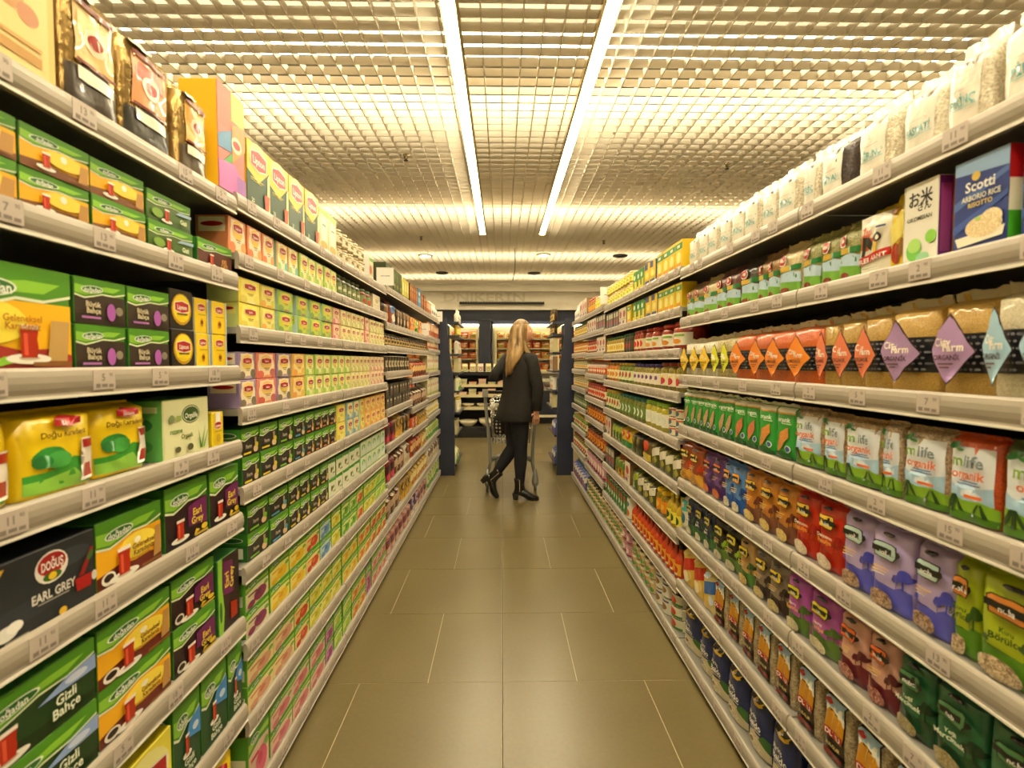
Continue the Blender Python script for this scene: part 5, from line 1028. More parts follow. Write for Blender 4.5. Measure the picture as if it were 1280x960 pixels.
# ------------------------------------------------------------------ stock the shelves
_cache = {}; _count = {}
BAYNAME = {'L': ['', 'nearest left bay', 'second left bay', 'third left bay', 'fourth left bay', 'fifth left bay', 'farthest left bay'],
           'R': ['', 'nearest right bay', 'second right bay', 'third right bay', 'fourth right bay', 'fifth right bay', 'farthest right bay']}
def stock(side, z, items):
    for key, y0, y1, n, layers, h in items:
        fn, name, cat, look, dep = D[key]
        w = (y1-y0)/n
        rng = random.Random(int(y0*1000)+int(z*100)*7+(side == 'L'))
        for i in range(n):
            yc = y0+w*(i+.5)
            bi = max(j for j in range(7) if EDGE[side][j] <= yc) if yc > EDGE[side][0] else 1
            bi = max(1, bi)
            shelves = ZS[side][bi]; si = min(range(len(shelves)), key=lambda q: abs(shelves[q]-z)); zs = shelves[si]
            gap_above = (shelves[si-1]-.05-zs) if si else 9
            hh = min(h, (gap_above-.012)/layers)
            ww = w-(.001 if cat in ('bag', 'pouch', 'pack') else .004); 
            if (cat in STUBBY or cat == 'bottle'): dd = ww
            else: dd = dep*(.72 if cat == 'bag' and side == 'R' else 1)
            ck = (key, round(w, 2), round(hh, 2))
            if ck not in _cache: _cache[ck] = (fn(ww, hh, dd), ww, hh, dd)
            (mesh, parts), w0, h0, d0 = _cache[ck]
            sname = 'top shelf' if si == 0 else 'bottom shelf' if si == len(shelves)-1 else ORD[si]+' shelf'
            ck2 = (side, bi, si); _count[ck2] = _count.get(ck2, 0)+1; nth = ORD[_count[ck2]-1]
            for l in range(layers):
                lay = '' if layers == 1 else (', lower row' if l == 0 else ', upper row') if layers == 2 else (', bottom of stack', ', middle of stack', ', top of stack')[l]
                soft = cat in ('bag', 'pouch', 'pack')
                jx = rng.uniform(0, .010 if soft else .004); jr = rng.uniform(-.05, .05) if soft else rng.uniform(-.012, .012)
                if cat == 'bag' and side == 'R' and bi < 3: jr += .10; jx += .009
                x = (LX-.012-jx) if side == 'L' else (RX+.012+jx)
                hs = hh*(rng.uniform(.97, 1.0) if soft else 1)
                o = link(name, mesh, None, (x, yc, zs-.0035+l*(hh+.0012)), (0, 0, (math.pi/2 if side == 'L' else -math.pi/2)+jr))
                o.scale = (ww/w0*(.997 if soft else 1), 1, hs/h0)
                tag(o, f'{look}, {nth} along {sname}, {BAYNAME[side][bi]}{lay}', cat, f'{name.replace("_", " ")} rows on the {"left" if side == "L" else "right"} shelves')
                for pn, pm, pl in parts: link(pn, pm, o)
for side, z, items in ROWS: stock(side, z, items)

# ------------------------------------------------------------------ shelf signs
def shelf_sign(x, y, z, label, s=1.0):
    mb = MB(); mb.box(-.055*s, 0, 0, .055*s, .003, .115*s, '#d9d4ca')
    art(mb, [('r', '#e9e5db', .03, .05, .97, .95), ('t', '#35333a', 'macrocenter', .52, .54, .07, .78)], .11*s, .115*s, lambda a, b, o: (a, -o, b), .0004, .0003)
    t_ = tag(link('shelf_sign', mb.build('shelf_sign'), None, (x, y, z)), label, 'sign', 'white square signs clipped to the shelves')
    mb = MB(); mb.box(-.02*s, .003, -.02, .02*s, .012, .02, 'pl#c8c4b8'); link('clip', mb.build('clip'), t_)
shelf_sign(-.78, 2.875, 1.818, 'white square sign on top left shelf, nearer of two together')
shelf_sign(-.745, 3.345, 1.833, 'white square sign on top left shelf, farther of two together')
shelf_sign(-.735, 4.85, 1.59, 'small white sign clipped to second shelf, fifth left bay')
shelf_sign(-.73, 5.9, 1.80, 'small white sign at the far end of the top left shelf')
shelf_sign(.83, 4.09, 1.803, 'white square sign on the top right shelf', 1.15)

# ------------------------------------------------------------------ end-of-aisle units
def end_unit(side):
    s = -1 if side == 'L' else 1
    xo, xi = (-.75, -.565) if side == 'L' else (.84, .645)      # outer and aisle-side edge at the floor
    top = 1.86
    t_ = thing('aisle_end_unit', 'dark navy end panel with brackets at the %s end of the aisle' % ('left' if s < 0 else 'right'), 'shelving', ((xo+xi)/2, 6.12, 0), group='navy units at the aisle ends')
    cx = (xo+xi)/2; xm = xo+(xi-xo)*.5
    mb = MB()
    a, b, c = xo-cx, xi-cx, xm-cx
    pts = [(a, 0), (b, 0), (b*.98, .5), (b*.9, 1.1), (c+(b-c)*.2, 1.6), (c, top), (a, top)]
    n = len(pts); v = [(p, 0, q) for p, q in pts]+[(p, .045, q) for p, q in pts]
    mb.add(v, [tuple(range(n)), tuple(range(2*n-1, n-1, -1))]+[(k+n, (k+1) % n+n, (k+1) % n, k) for k in range(n)], 'navy')
    link('end_panel', mb.build('end_panel'), t_)
    mb = MB(); q_ = a+(c-a)*.45; mb.box(min(a, q_), .046, 0, max(a, q_), .9, top-.03, 'backpanel'); link('back_panel', mb.build('back_panel'), t_)
    zs = [.1, .45, .72, .98, 1.2, 1.42, 1.64, top-.06] if s < 0 else [.1, .45, .78, .98, 1.22, 1.44, 1.66, top-.06]
    for z in zs:
        mb = MB(); e = b-s*.05 if z > .6 else b-s*.02
        mb.box(min(c, e), .06, z, max(c, e), .9, z+.022, 'navy'); link('shelf', mb.build('shelf'), t_)
    keys = ['green_white_pouch', 'pale_pack', 'white_jar', 'green_white_pouch', 'pale_pack', 'white_pouch', 'yellow_jar', 'white_bottle'] if s < 0 else ['blue_pouch', 'blue_pouch', 'pale_pack', 'white_tin', 'white_red_pack', 'pale_pack', 'coffee_jar', 'coffee_jar']
    for k, z in enumerate(zs):
        key = keys[k]; fn, name, cat, look, dep = D[key]
        hh = (.17 if k < len(zs)-1 and zs[k+1]-z > .21 else .155) if k == len(zs)-1 or zs[k+1]-z > .19 else zs[k+1]-z-.035
        for q in range(3):
            dd = .06; mesh, parts = fn(.062 if cat in STUBBY or cat == 'bottle' else .085, hh, .062)
            e = cx + (b-s*.045 if z > .6 else b-s*.015)
            o = link(name, mesh, None, (e, 6.27+.13*q, z+.0225), (0, 0, math.pi/2 if s < 0 else -math.pi/2))
            sn = 'top' if k == len(zs)-1 else 'bottom' if k == 0 else ORD[len(zs)-1-k]
            tag(o, f'{look}, {["nearest", "middle", "farthest"][q]} on {sn} shelf, {"left" if s < 0 else "right"} end unit', cat, 'goods on the %s end unit' % ('left' if s < 0 else 'right'))
            for pn, pm, pl in parts: link(pn, pm, o)
end_unit('L'); end_unit('R')

# ------------------------------------------------------------------ freezers along the back wall
def freezer(x0, doors, lab):
    W = doors*.66+.08
    t_ = thing('display_freezer', lab, 'freezer', (x0+W/2, 12.28, 0), group='display freezers along the back wall')
    yb, yf = .0, -.45
    for nm, bx in (('back_panel', (-W/2, yb-.02, .12, W/2, yb, 2.27, 'cream')), ('top_panel', (-W/2, yf, 2.20, W/2, yb-.021, 2.27, 'navy')),
                   ('side_panel', (-W/2, yf+.02, 1.08, -W/2+.03, yb-.021, 2.199, 'cream')), ('side_panel', (W/2-.03, yf+.02, 1.08, W/2, yb-.021, 2.199, 'cream')),
                   ('cabinet_floor', (-W/2+.031, yf+.06, 1.08, W/2-.031, yb-.021, 1.12, 'cream'))):
        mb = MB(); mb.box(*bx); link(nm, mb.build(nm), t_)
    mb = MB(); mb.box(-W/2+.02, yf-.06, 2.15, W/2-.02, yf-.0, 2.19, 'freezerlamp'); link('light_strip', mb.build('light_strip'), t_)
    mb = MB(); mb.box(-W/2+.05, yf+.07, 2.16, W/2-.05, yf+.09, 2.19, 'freezerlamp'); link('inner_lamp', mb.build('inner_lamp'), t_)
    for k in range(doors):
        a = -W/2+.04+k*.66; b = a+.65
        mb = MB()
        for (p, q, r, s_) in ((a, a+.05, 1.12, 2.14), (b-.05, b, 1.12, 2.14), (a+.05, b-.05, 1.12, 1.17), (a+.05, b-.05, 2.08, 2.14)): mb.box(p, yf-.02, r, q, yf+.015, s_, '#e6d9a4')
        dr = link('door', mb.build('door'), t_)
        mb = MB(); mb.box(a+.045, yf-.006, 1.165, b-.045, yf-.001, 2.085, 'glass'); link('glass_pane', mb.build('glass_pane'), dr)
        mb = MB(); mb.tube([(b-.03, yf-.02, 1.4), (b-.03, yf-.05, 1.42), (b-.03, yf-.05, 1.62), (b-.03, yf-.02, 1.64)], .008, 'alu', 6); link('handle', mb.build('handle'), dr)
    for z in (1.17, 1.42, 1.66, 1.88):
        mb = MB(); mb.box(-W/2+.032, yf+.05, z-.03, W/2-.032, yb-.03, z, '#c9bd92'); link('shelf', mb.build('shelf'), t_)
    # open chest in front and below
    for nm, bx in (('front_panel', (-W/2, -1.0, .12, W/2, -.97, .72, 'navy')), ('chest_side', (-W/2, -.969, .12, -W/2+.04, -.021, .98, 'navy')),
                   ('chest_side', (W/2-.04, -.969, .12, W/2, -.021, .98, 'navy')), ('chest_floor', (-W/2+.041, -.969, .60, W/2-.041, -.03, .64, 'navy'))):
        mb = MB(); mb.box(*bx); link(nm, mb.build(nm), t_)
    mb = MB(); mb.box(-W/2, -1.03, .721, W/2, -.94, .78, '#a8a38f'); link('chest_rim', mb.build('chest_rim'), t_)
    mb = MB(); mb.box(-W/2+.041, -.62, .90, W/2-.041, -.46, .96, '#ece3c0'); link('price_ledge', mb.build('price_ledge'), t_)
    mb = MB(); mb.box(-W/2, -1.05, .14, W/2, -1.001, .19, '#e6dcb8'); link('bumper', mb.build('bumper'), t_)
    mb = MB(); mb.box(-W/2+.03, -.95, 0, W/2-.03, -.05, .119, 'blackplastic'); link('base', mb.build('base'), t_)
    return t_, W
cols = ['#d8641e', '#e08a2a', '#c8401c', '#e0a83a', '#8aa83a', '#e8c87a', '#c8501e', '#d87a2a']
def frozen_pack(c, k):
    return bag(.2, .17, .12, [('r', '#efe2b8', .15, .55, .85, .8), ('e', cols[(k+3) % 8], .5, .3, .3, .16), ('e', '#b8281a', .3, .72, .14, .08)], 'film'+c, n=2.6, seal=.06, pinch=.7, sealmat='film'+c)
_fz = [frozen_pack(c, k) for k, c in enumerate(cols)]
fl = [(-2.30, 1, 'freezer with one glass door, farthest left at back wall'), (-1.24, 1, 'freezer with one glass door, left of the navy column'), (-.22, 2, 'two-door glass freezer right behind the person'), (1.20, 2, 'two-door glass freezer behind the right end unit')]
PLACE = ['left freezer', 'freezer left of navy column', 'freezer behind the person', 'right freezer']
for fi, (x0, nd, lab) in enumerate(fl):
    t_, W = freezer(x0, nd, lab)
    rng = random.Random(fi+5); cnt = {}
    for si, z in enumerate((1.17, 1.42, 1.66, 1.88)):
        nn = int((W-.1)/.205)
        for q in range(nn):
            ci = (rng.choice((0, 1, 2, 6, 7)) if not (fi == 2 and si == 3) else rng.choice((4, 5, 3)))
            mesh, parts = _fz[ci]
            o = link('frozen_food_bag', mesh, None, (x0+.08+.205*(q+.5)+(W-.1-nn*.205)/2-.03, 11.94, z+.0008), (0, 0, rng.uniform(-.08, .08)))
            o.scale = (.95, 1, rng.uniform(.8, 1))
            tag(o, f'frozen food bag, {ORD[q]} from left, {["bottom", "third", "second", "top"][si]} shelf, {PLACE[fi]}', 'bag', 'frozen food bags behind glass')
            for pn, pm, pl in parts: link(pn, pm, o)
    for q in range(int((W-.12)/.22)):
        mesh, parts = _fz[(2, 0, 6)[q % 3]]
        o = link('frozen_food_bag', mesh, None, (x0+.18+.22*q, 11.52, .702), (-.5, 0, 0))
        tag(o, f'red frozen food bag in open chest, {ORD[q]} from left, {PLACE[fi]}', 'bag', 'frozen food bags in the open chests')
        for pn, pm, pl in parts: link(pn, pm, o)
mb = MB(); mb.box(-.52, 11.6, 0, -.26, 12.25, 2.27, 'navy'); mb.box(-.5, 11.58, 2.27, -.28, 12.25, 2.30, 'navy'); struct('trim_2', mb)

# ------------------------------------------------------------------ stepped display with bowls and small cartons
t_ = thing('stepped_display', 'dark stepped display of bowls and small packs left of the cart', 'display', (-.62, 9.3, 0))
mb = MB(); mb.box(-.95, -.1, 0, .95, .95, .10, 'blackplastic'); link('base', mb.build('base'), t_)
for nm, bx in (('back_panel', (-.95, .9, .101, .95, .95, 1.16, 'navy')), ('side_panel', (-.95, .0, .101, -.92, .899, 1.1, 'navy')), ('side_panel', (.92, .0, .101, .95, .899, 1.1, 'navy'))):
    mb = MB(); mb.box(*bx); link(nm, mb.build(nm), t_)
TI = [(-.1, .101, .18), (.02, .50, .53), (.10, .72, .745), (.22, .90, .925), (.30, 1.10, 1.16)]
for i, (y, a, b) in enumerate(TI):
    mb = MB(); mb.box(-.919, y, a, .919, .899, b, 'backpanel' if i in (0, 4) else '#b8aa82'); link('tier', mb.build('tier'), t_)
    if 0 < i < 4:
        mb = MB(); mb.box(-.919, y-.012, a-.015, .919, y-.001, b+.01, '#dccfa4'); link('tier_edge', mb.build('tier_edge'), t_)
BX, BY = -.62, 9.3
def bowlmesh(r, h):
    mb = MB(); mb.lathe([(r*.45, 0), (r*.5, .01), (r*.85, h*.5), (r, h), (r*.97, h), (r*.8, h*.5), (r*.4, .02), (.005, .018)], 'ceramic', 22, cap=False); return mb.build('bowl')
bm1, bm2 = bowlmesh(.17, .11), bowlmesh(.11, .06)
for q in range(5):
    for l in range(2 if q % 2 else 1):
        tag(link('bowl', bm1, None, (BX-.72+.36*q, BY+.12, .1815+l*.03)), f'large white bowl on the display base, {ORD[q]} from left' + (', stacked inside' if l else ''), 'bowl', 'large white bowls on the display base')
for q in range(7):
    tag(link('bowl', bm2, None, (BX-.78+.26*q, BY+.15, .5315)), f'small white bowl on the second tier, {ORD[q]} from left', 'bowl', 'small white bowls on the second tier')
def gable(c1, c2):
    mb = MB(); w, d, h = .05, .045, .10
    mb.box(-w, -d, 0, w, d, h, c1)
    v = [(-w, -d, h), (w, -d, h), (w, d, h), (-w, d, h), (-w, 0, h+.04), (w, 0, h+.04), (-w, 0, h+.055), (w, 0, h+.055)]
    mb.add(v, [(0, 1, 5, 4), (2, 3, 4, 5), (3, 0, 4), (1, 2, 5), (4, 5, 7, 6)], c1)
    art(mb, [('e', c2, .5, .45, .3, .3), ('e', c1, .5, .45, .2, .2), ('r', c2, .1, .82, .9, .9)], 2*w, h, lambda x, z, o: (x, -d-o, z), .0006, .0004)
    return mb.build('carton')
gm = [gable('#ece0b4', '#c8a05a'), gable('#eed8c0', '#b8625a'), gable('#e6dca4', '#a8a04a')]
for q in range(12):
    tag(link('cheese_carton', gm[q % 3], None, (BX-.8+.145*q, BY+.42, 1.1605), (0, 0, .05*math.sin(q*3))), f'small gabled carton on the display top, {ORD[q]} from left', 'carton', 'gabled cartons on the display top')
trm = []
for c1, c2 in (('#e8d2bc', '#d87a70'), ('#dcd0a0', '#5a8a8a'), ('#e6c8a8', '#c86a4a')):
    mb = MB(); mb.hexa([(-.06, -.05, 0), (.06, -.05, 0), (.06, .05, 0), (-.06, .05, 0), (-.07, -.06, .05), (.07, -.06, .05), (.07, .06, .05), (-.07, .06, .05)], c1); mb.box(-.072, -.062, .05, .072, .062, .054, c2); trm.append(mb.build('food_tray'))
for tier, zz, yy in ((2, .7455, .2), (3, .9255, .3)):
    for q in range(10):
        for l in range(1+(q*7+tier) % 2):
            tag(link('food_tray', trm[(q+tier) % 3], None, (BX-.8+.175*q, BY+yy, zz+l*.0545)), f'small sealed food tray, {ORD[q]} from left on {ORD[tier]} tier' + (', on top' if l else ''), 'tray', 'sealed food trays on the stepped display')

# ------------------------------------------------------------------ shopping cart (seen from its handle end)
def build_cart(x, y, rz):
    t_ = thing('shopping_cart', 'grey wire shopping cart standing behind the person in the aisle', 'shopping cart', (x, y, 0), (0, 0, rz))
    W = .268
    for s in (-1, 1):      # side frame: from the handle down to the rear caster and forward along the base
        mb = MB()
        mb.tube([(s*W, 0, 1.02), (s*W, .015, .93), (s*(W-.02), .02, .70), (s*(W-.045), .02, .45), (s*(W-.05), .01, .30), (s*(W-.02), .0, .16)], [.017, .018, .018, .018, .019, .017], 'cartgrey', 10)
        mb.tube([(s*(W-.05), .012, .31), (s*(W-.07), .35, .26), (s*(W-.10), .82, .22), (s*(W-.10), .86, .15)], .014, 'cartgrey', 8)
        link('side_frame', mb.build('side_frame'), t_)
    mb = MB(); mb.tube([(-W-.012, -.01, 1.035), (W+.012, -.01, 1.035)], .017, 'blackplastic', 12); hd = link('handle', mb.build('handle'), t_)
    for s in (-1, 1):
        mb = MB(); mb.box(s*W-.03, -.04, .985, s*W+.03, .03, 1.062, 'cartgrey'); link('handle_bracket', mb.build('handle_bracket'), t_)
    mb = MB()     # curved lower cross bar at the rear and the base rack
    mb.tube([(-.205, .015, .335), (-.12, .01, .37), (0, .01, .378), (.12, .01, .37), (.205, .015, .335)], [.022, .024, .024, .024, .022], 'cartgrey', 8)
    for k in range(7):
        q = -.15+.05*k; mb.tube([(q, .02, .36), (q*.95, .4, .30), (q*.8, .82, .245)], .0035, 'chrome', 5)
    mb.tube([(-.155, .84, .23), (.155, .84, .23)], .012, 'cartgrey', 8)
    link('base_rack', mb.build('base_rack'), t_)
    mb = MB()     # wire basket: floor, sides, back gate
    def cor(u, v, t):          # u across -1..1, v along 0..1, t height 0..1
        w = (.225-.035*v)*(.86+.14*t); return (u*w, .05+.80*v-(.03*(1-t)*v), .50+.05*v+t*(.44-.05*v))
    for t in (0, .33, .66, 1):
        r = .006 if t == 1 else .0032
        for u in (-1, 1): mb.tube([cor(u, k/6, t) for k in range(7)], r, 'chrome', 5)
        for v in (0, 1): mb.tube([cor(-1+k/4, v, t) for k in range(9)], r, 'chrome', 5)
    for k in range(15):
        v = k/14
        for u in (-1, 1): mb.tube([cor(u, v, 0), cor(u, v, 1)], .0026, 'chrome', 4)
        mb.tube([cor(-1, v, 0), cor(1, v, 0)], .0026, 'chrome', 4)
    for k in range(13):
        u = -1+k/6
        for v in (0, 1): mb.tube([cor(u, v, 0), cor(u, v, 1)], .0026, 'chrome', 4)
        mb.tube([cor(u, 0, 0), cor(u, 1, 0)], .0026, 'chrome', 4)
    link('basket', mb.build('basket'), t_)
    mb = MB(); mb.box(-.17, .07, .70, .17, .22, .71, 'cartgrey'); mb.box(-.16, .075, .711, .16, .085, .82, 'cartgrey'); link('child_seat', mb.build('child_seat'), t_)
    for (px, py, sc) in ((-.248, 0, 1), (.248, 0, 1), (-.155, .86, .95), (.155, .86, .95)):
        mb = MB()
        mb.loft([((px, py, .06), .027, .05, 0), ((px, py, .09), .036, .056, 0), ((px, py, .13), .034, .048, 0), ((px, py, .18), .024, .03, 0), ((px, py, .24), .014, .016, 0)], 'cartgrey', 14)
        c = link('caster_fork', mb.build('caster_fork'), t_)
        mb = MB(); v = []
        seg = 18
        for xx, rr in ((-.0125, .052), (-.0125, .062), (-.007, .0635), (.007, .0635), (.0125, .062), (.0125, .052)):
            for k in range(seg): a = 2*math.pi*k/seg; v.append((px+xx, py+.0+rr*math.cos(a), .064+rr*math.sin(a)))
        f = [(j*seg+k, j*seg+(k+1) % seg, (j+1)*seg+(k+1) % seg, (j+1)*seg+k) for j in range(5) for k in range(seg)]
        mb.add(v, f+[tuple(range(seg-1, -1, -1)), tuple(range(5*seg, 6*seg))], 'rubber', True); link('wheel', mb.build('wheel'), c)
    return t_
build_cart(.092, 5.37, 0)
# checked cloth bag on the child seat
mb = MB()
mb.loft([((0, 0, 0), .15, .035, 0), ((0, 0, .02), .17, .05, 0), ((.0, 0, .10), .18, .055, 0), ((-.01, 0, .17), .175, .045, 0), ((-.01, 0, .2), .16, .02, 0)], 'checks', 24)
for yy in (-.02, .02): mb.tube([(-.07, yy, .18), (-.05, yy*1.3, .24), (0, yy*1.4, .265), (.05, yy*1.3, .24), (.07, yy, .18)], .006, 'checks', 6)
tag(link('cloth_bag', mb.build('cloth_bag'), None, (.085, 5.30, .60)), 'black and white checked cloth bag hanging on the cart behind the person', 'bag')

# ------------------------------------------------------------------ the person
PX, PY = .13, 5.06
def build_person():
    root = thing('person', 'person with long blond hair in a black jacket, dark trousers and heeled ankle boots', 'person', (PX, PY, 0))
    def w(x, y, z): return Vector((x-PX, y, z))       # picture-plane metres to local
    A = math.radians(38)                                # torso heading, from +X towards +Y
    F = Vector((math.cos(A), math.sin(A), 0)); Rr = Vector((math.sin(A), -math.cos(A), 0))
    # --- body: one skinned surface, root at the pelvis
    V = []; E = []; Rd = []
    def vert(p, r): V.append(tuple(p)); Rd.append(r if isinstance(r, tuple) else (r, r)); return len(V)-1
    def chain(start, pts):
        k = start
        for p, r in pts:
            n = vert(p, r); E.append((k, n)); k = n
        return k
    T0 = w(.150, 0, 0)
    pel = vert(T0+Vector((0, 0, .93)), (.145, .115))
    chest = chain(pel, [(w(.155, 0, 1.08), (.125, .10)), (w(.160, 0, 1.22), (.135, .11)), (w(.165, 0, 1.34), (.13, .10))])
    neck = chain(chest, [(w(.170, .0, 1.42), .065), (w(.180, .01, 1.48), .05), (w(.188, .012, 1.535), .05)])
    shR = w(.165, 0, 1.375)+Rr*.175; shL = w(.165, 0, 1.375)-Rr*.175
    elR = w(.335, -.17, 1.105); wrR = w(.325, -.155, .885)
    elL = w(-.085, .04, 1.20); wrL = w(.08, .235, 1.23)
    def arm(sh, el, wr, hd, side):
        k = chain(chest, [(sh, .052), (sh.lerp(el, .5), .044), (el, .038), (el.lerp(wr, .4), .037), (wr, .026)])
        d = (wr-el).normalized(); d = (d+hd*.25).normalized()
        palm = chain(k, [(wr+d*.035, (.028, .016)), (wr+d*.075, (.034, .015))])
        lat = d.cross(hd).normalized()
        for q, (off, ln) in enumerate(((-.028, .062), (-.010, .074), (.009, .070), (.027, .055))):
            b = Vector(V[palm])+lat*off+d*.012
            chain(palm, [(b, .0095), (b+d*ln*.45+hd*.006, .0088), (b+d*ln*.72+hd*.020, .008), (b+d*ln*.85+hd*.038, .007)])
        tb = wr+d*.03-lat*.026
        chain(palm-1, [(tb, .012), (tb-lat*.018+d*.02+hd*.01, .0105), (tb-lat*.022+d*.048+hd*.02, .0085)])
    arm(shR, elR, wrR, (F*.6+Vector((-.5, .2, 0))).normalized(), 1)
    arm(shL, elL, wrL, Vector((.3, -.6, -.5)).normalized(), -1)
    hR = w(.165, -.055, .90); kR = w(.178, -.03, .49); aR = w(.172, -.02, .15)
    hL = w(.115, .065, .90); kL = w(.10, .05, .50); aL = w(-.065, .05, .24)
    chain(pel, [(hR, .088), (hR.lerp(kR, .5), .075), (kR, .055), (kR.lerp(aR, .35), .055), (aR.lerp(kR, .15), .036), (aR, .032), (aR+Vector((.04, 0, -.085)), .024), (aR+Vector((.10, 0, -.112)), .018)])
    chain(pel, [(hL, .088), (hL.lerp(kL, .5), .075), (kL, .055), (kL.lerp(aL, .35), .053), (aL.lerp(kL, .15), .036), (aL, .032), (aL+Vector((-.04, 0, -.09)), .024), (aL+Vector((-.015, 0, -.15)), .018)])
    me = bpy.data.meshes.new('body'); me.from_pydata(V, E, []); ob = link('tmp', me)
    me.skin_vertices or ob.modifiers.new('s', 'SKIN')
    if not ob.modifiers: ob.modifiers.new('s', 'SKIN')
    sv = me.skin_vertices[0].data
    for k, r in enumerate(Rd): sv[k].radius = r; sv[k].use_root = (k == 0)
    sm = ob.modifiers.new('d', 'SUBSURF'); sm.levels = 1; sm.render_levels = 1
    dg = bpy.context.evaluated_depsgraph_get(); dg.update()
    bm = bpy.data.meshes.new_from_object(ob.evaluated_get(dg)); bpy.data.objects.remove(ob)
    # --- head sculpted from a sphere, joined into the same mesh (faces +x, turned a little)
    H = math.radians(-6); hc = w(.192, .012, 1.635); c_, s_ = math.cos(H), math.sin(H)
    mb = MB()
    mb.v = [tuple(v.co) for v in bm.vertices]; mb.f = [tuple(p.vertices) for p in bm.polygons]
    k = mb.mat('skin'); mb.mi = [k]*len(mb.f); mb.sm = [True]*len(mb.f)
    def hp(x, y, z): return hc+Vector((x*c_-y*s_, x*s_+y*c_, z))
    seg, rg = 28, 22; hv = []
    for j in range(rg+1):
        th = math.pi*j/rg; z = math.cos(th)*.115; r = math.sin(th)
        for i in range(seg):
            a = 2*math.pi*i/seg; x = r*math.cos(a)*.095; y = r*math.sin(a)*.074
            fr = max(0, math.cos(a))**3*r
            if z < 0: x += .006*fr; y *= 1-.28*(-z/.115)**1.3; x *= 1-.16*(-z/.115)**2 if math.cos(a) < 0 else 1
            cen = max(0, math.cos(a))**14*r
            x += cen*(.021*math.exp(-((z+.018)/.016)**2)+.010*math.exp(-((z-.002)/.02)**2)      # nose
                      + .009*math.exp(-((z+.052)/.007)**2)+.008*math.exp(-((z+.066)/.007)**2)    # lips
                      + .010*math.exp(-((z+.093)/.012)**2) - .004*math.exp(-((z+.038)/.006)**2)) # chin, philtrum
            sock = math.exp(-((abs(y)-.032)/.014)**2-((z-.006)/.013)**2)*(1 if math.cos(a) > 0 else 0)
            x -= .006*sock
            x += .004*math.exp(-((z-.028)/.012)**2)*fr
            hv.append(hp(x, y, z))
    mb.add(hv, [(j*seg+i, (j+1)*seg+i, (j+1)*seg+(i+1) % seg, j*seg+(i+1) % seg) for j in range(rg) for i in range(seg)], 'skin', True)
    for sy in (-1, 1):
        mb.loft([(hp(-.004, sy*.072, -.03), .008, .003, (c_, s_, 0), (0, 0, 1)), (hp(-.006, sy*.080, -.01), .016, .02, (c_, s_, 0), (0, 0, 1)), (hp(-.008, sy*.086, -.002), .018, .026, (c_, s_, 0), (0, 0, 1))], 'skin', 10)
        mb.lathe([(.001, -.010), (.008, -.006), (.0105, 0), (.008, .006), (.001, .010)], '#e8e2d6', 8, *hp(.078, sy*.032, 0).xy)
        n0 = len(mb.v)-40
        for q in range(n0, len(mb.v)): x_, y_, z_ = mb.v[q]; mb.v[q] = (x_, y_, z_+hc.z+.006)
        mb.tube([hp(.082, sy*.018, .026), hp(.084, sy*.032, .030), hp(.074, sy*.048, .024)], [.0015, .0028, .001], '#7a5c34', 5)
        mb.tube([hp(.0875, sy*.032-.002, .006), hp(.0885, sy*.032+.002, .006)], .0045, '#3a3a34', 8)
    mb.tube([hp(.093, -.018, -.060), hp(.106, 0, -.058), hp(.093, .018, -.060)], [.002, .0052, .002], '#b8605a', 6)
    link('body', mb.build('body'), root)
    # --- jacket
    mb = MB(); RA = math.atan2(Rr.y, Rr.x)
    rings = [(w(.178, .0, 1.455), .062, .058, RA), (w(.170, 0, 1.435), .085, .070, RA), (w(.167, 0, 1.41), .155, .088, RA), (w(.165, 0, 1.375), .195, .104, RA), (w(.16, 0, 1.30), .205, .118, RA), (w(.155, 0, 1.20), .192, .125, RA), (w(.147, 0, 1.08), .180, .122, RA),
             (w(.140, 0, .98), .192, .136, RA), (w(.125, 0, .88), .208, .150, RA), (w(.112, 0, .79), .215, .160, RA), (w(.112, 0, .775), .210, .156, RA)]
    mb.loft(rings, 'jacket', 28)
    # soft folds
    for q in range(len(mb.v)):
        x_, y_, z_ = mb.v[q]
        if .78 < z_ < 1.35:
            a = math.atan2(y_, x_-.02); k_ = 1+.022*math.sin(5*a+z_*14)+.012*math.sin(11*a-z_*23); mb.v[q] = ((x_-.02)*k_+.02, y_*k_, z_)
    jk = link('jacket', mb.build('jacket'), root)
    for sh, el, wr in ((shR, elR, wrR), (shL, elL, wrL)):
        inn = (w(.165, 0, 1.37)+(sh-w(.165, 0, 1.37))*.72)
        mb = MB(); mb.tube([inn+Vector((0, 0, .0)), sh+Vector((0, 0, -.002)), sh.lerp(el, .3), sh.lerp(el, .6), el.lerp(sh, .12), el, el.lerp(wr, .14), el.lerp(wr, .5), wr.lerp(el, .04), wr.lerp(el, .0)], [.066, .070, .064, .060, .056, .055, .054, .049, .044, .036], 'jacket', 16)
        link('sleeve', mb.build('sleeve'), jk)
    mb = MB(); mb.loft([(w(.178, 0, 1.44), .074, .070, RA), (w(.182, 0, 1.475), .064, .062, RA), (w(.184, 0, 1.478), .058, .056, RA)], 'jacket', 20)
    mb.tube([w(.178, 0, 1.45)+Rr*(.078*math.cos(a))-F*(.074*math.sin(a)) for a in [math.pi*k/12 for k in range(13)]], .0035, '#cfae5a', 5)
    link('collar', mb.build('collar'), jk)
    # --- trousers
    mb = MB()
    mb.loft([(w(.140, 0, 1.0), .150, .115, RA), (w(.140, 0, .90), .160, .128, RA), (w(.140, 0, .84), .150, .122, RA), (w(.14, 0, .80), .10, .09, RA)], 'trousers', 24)
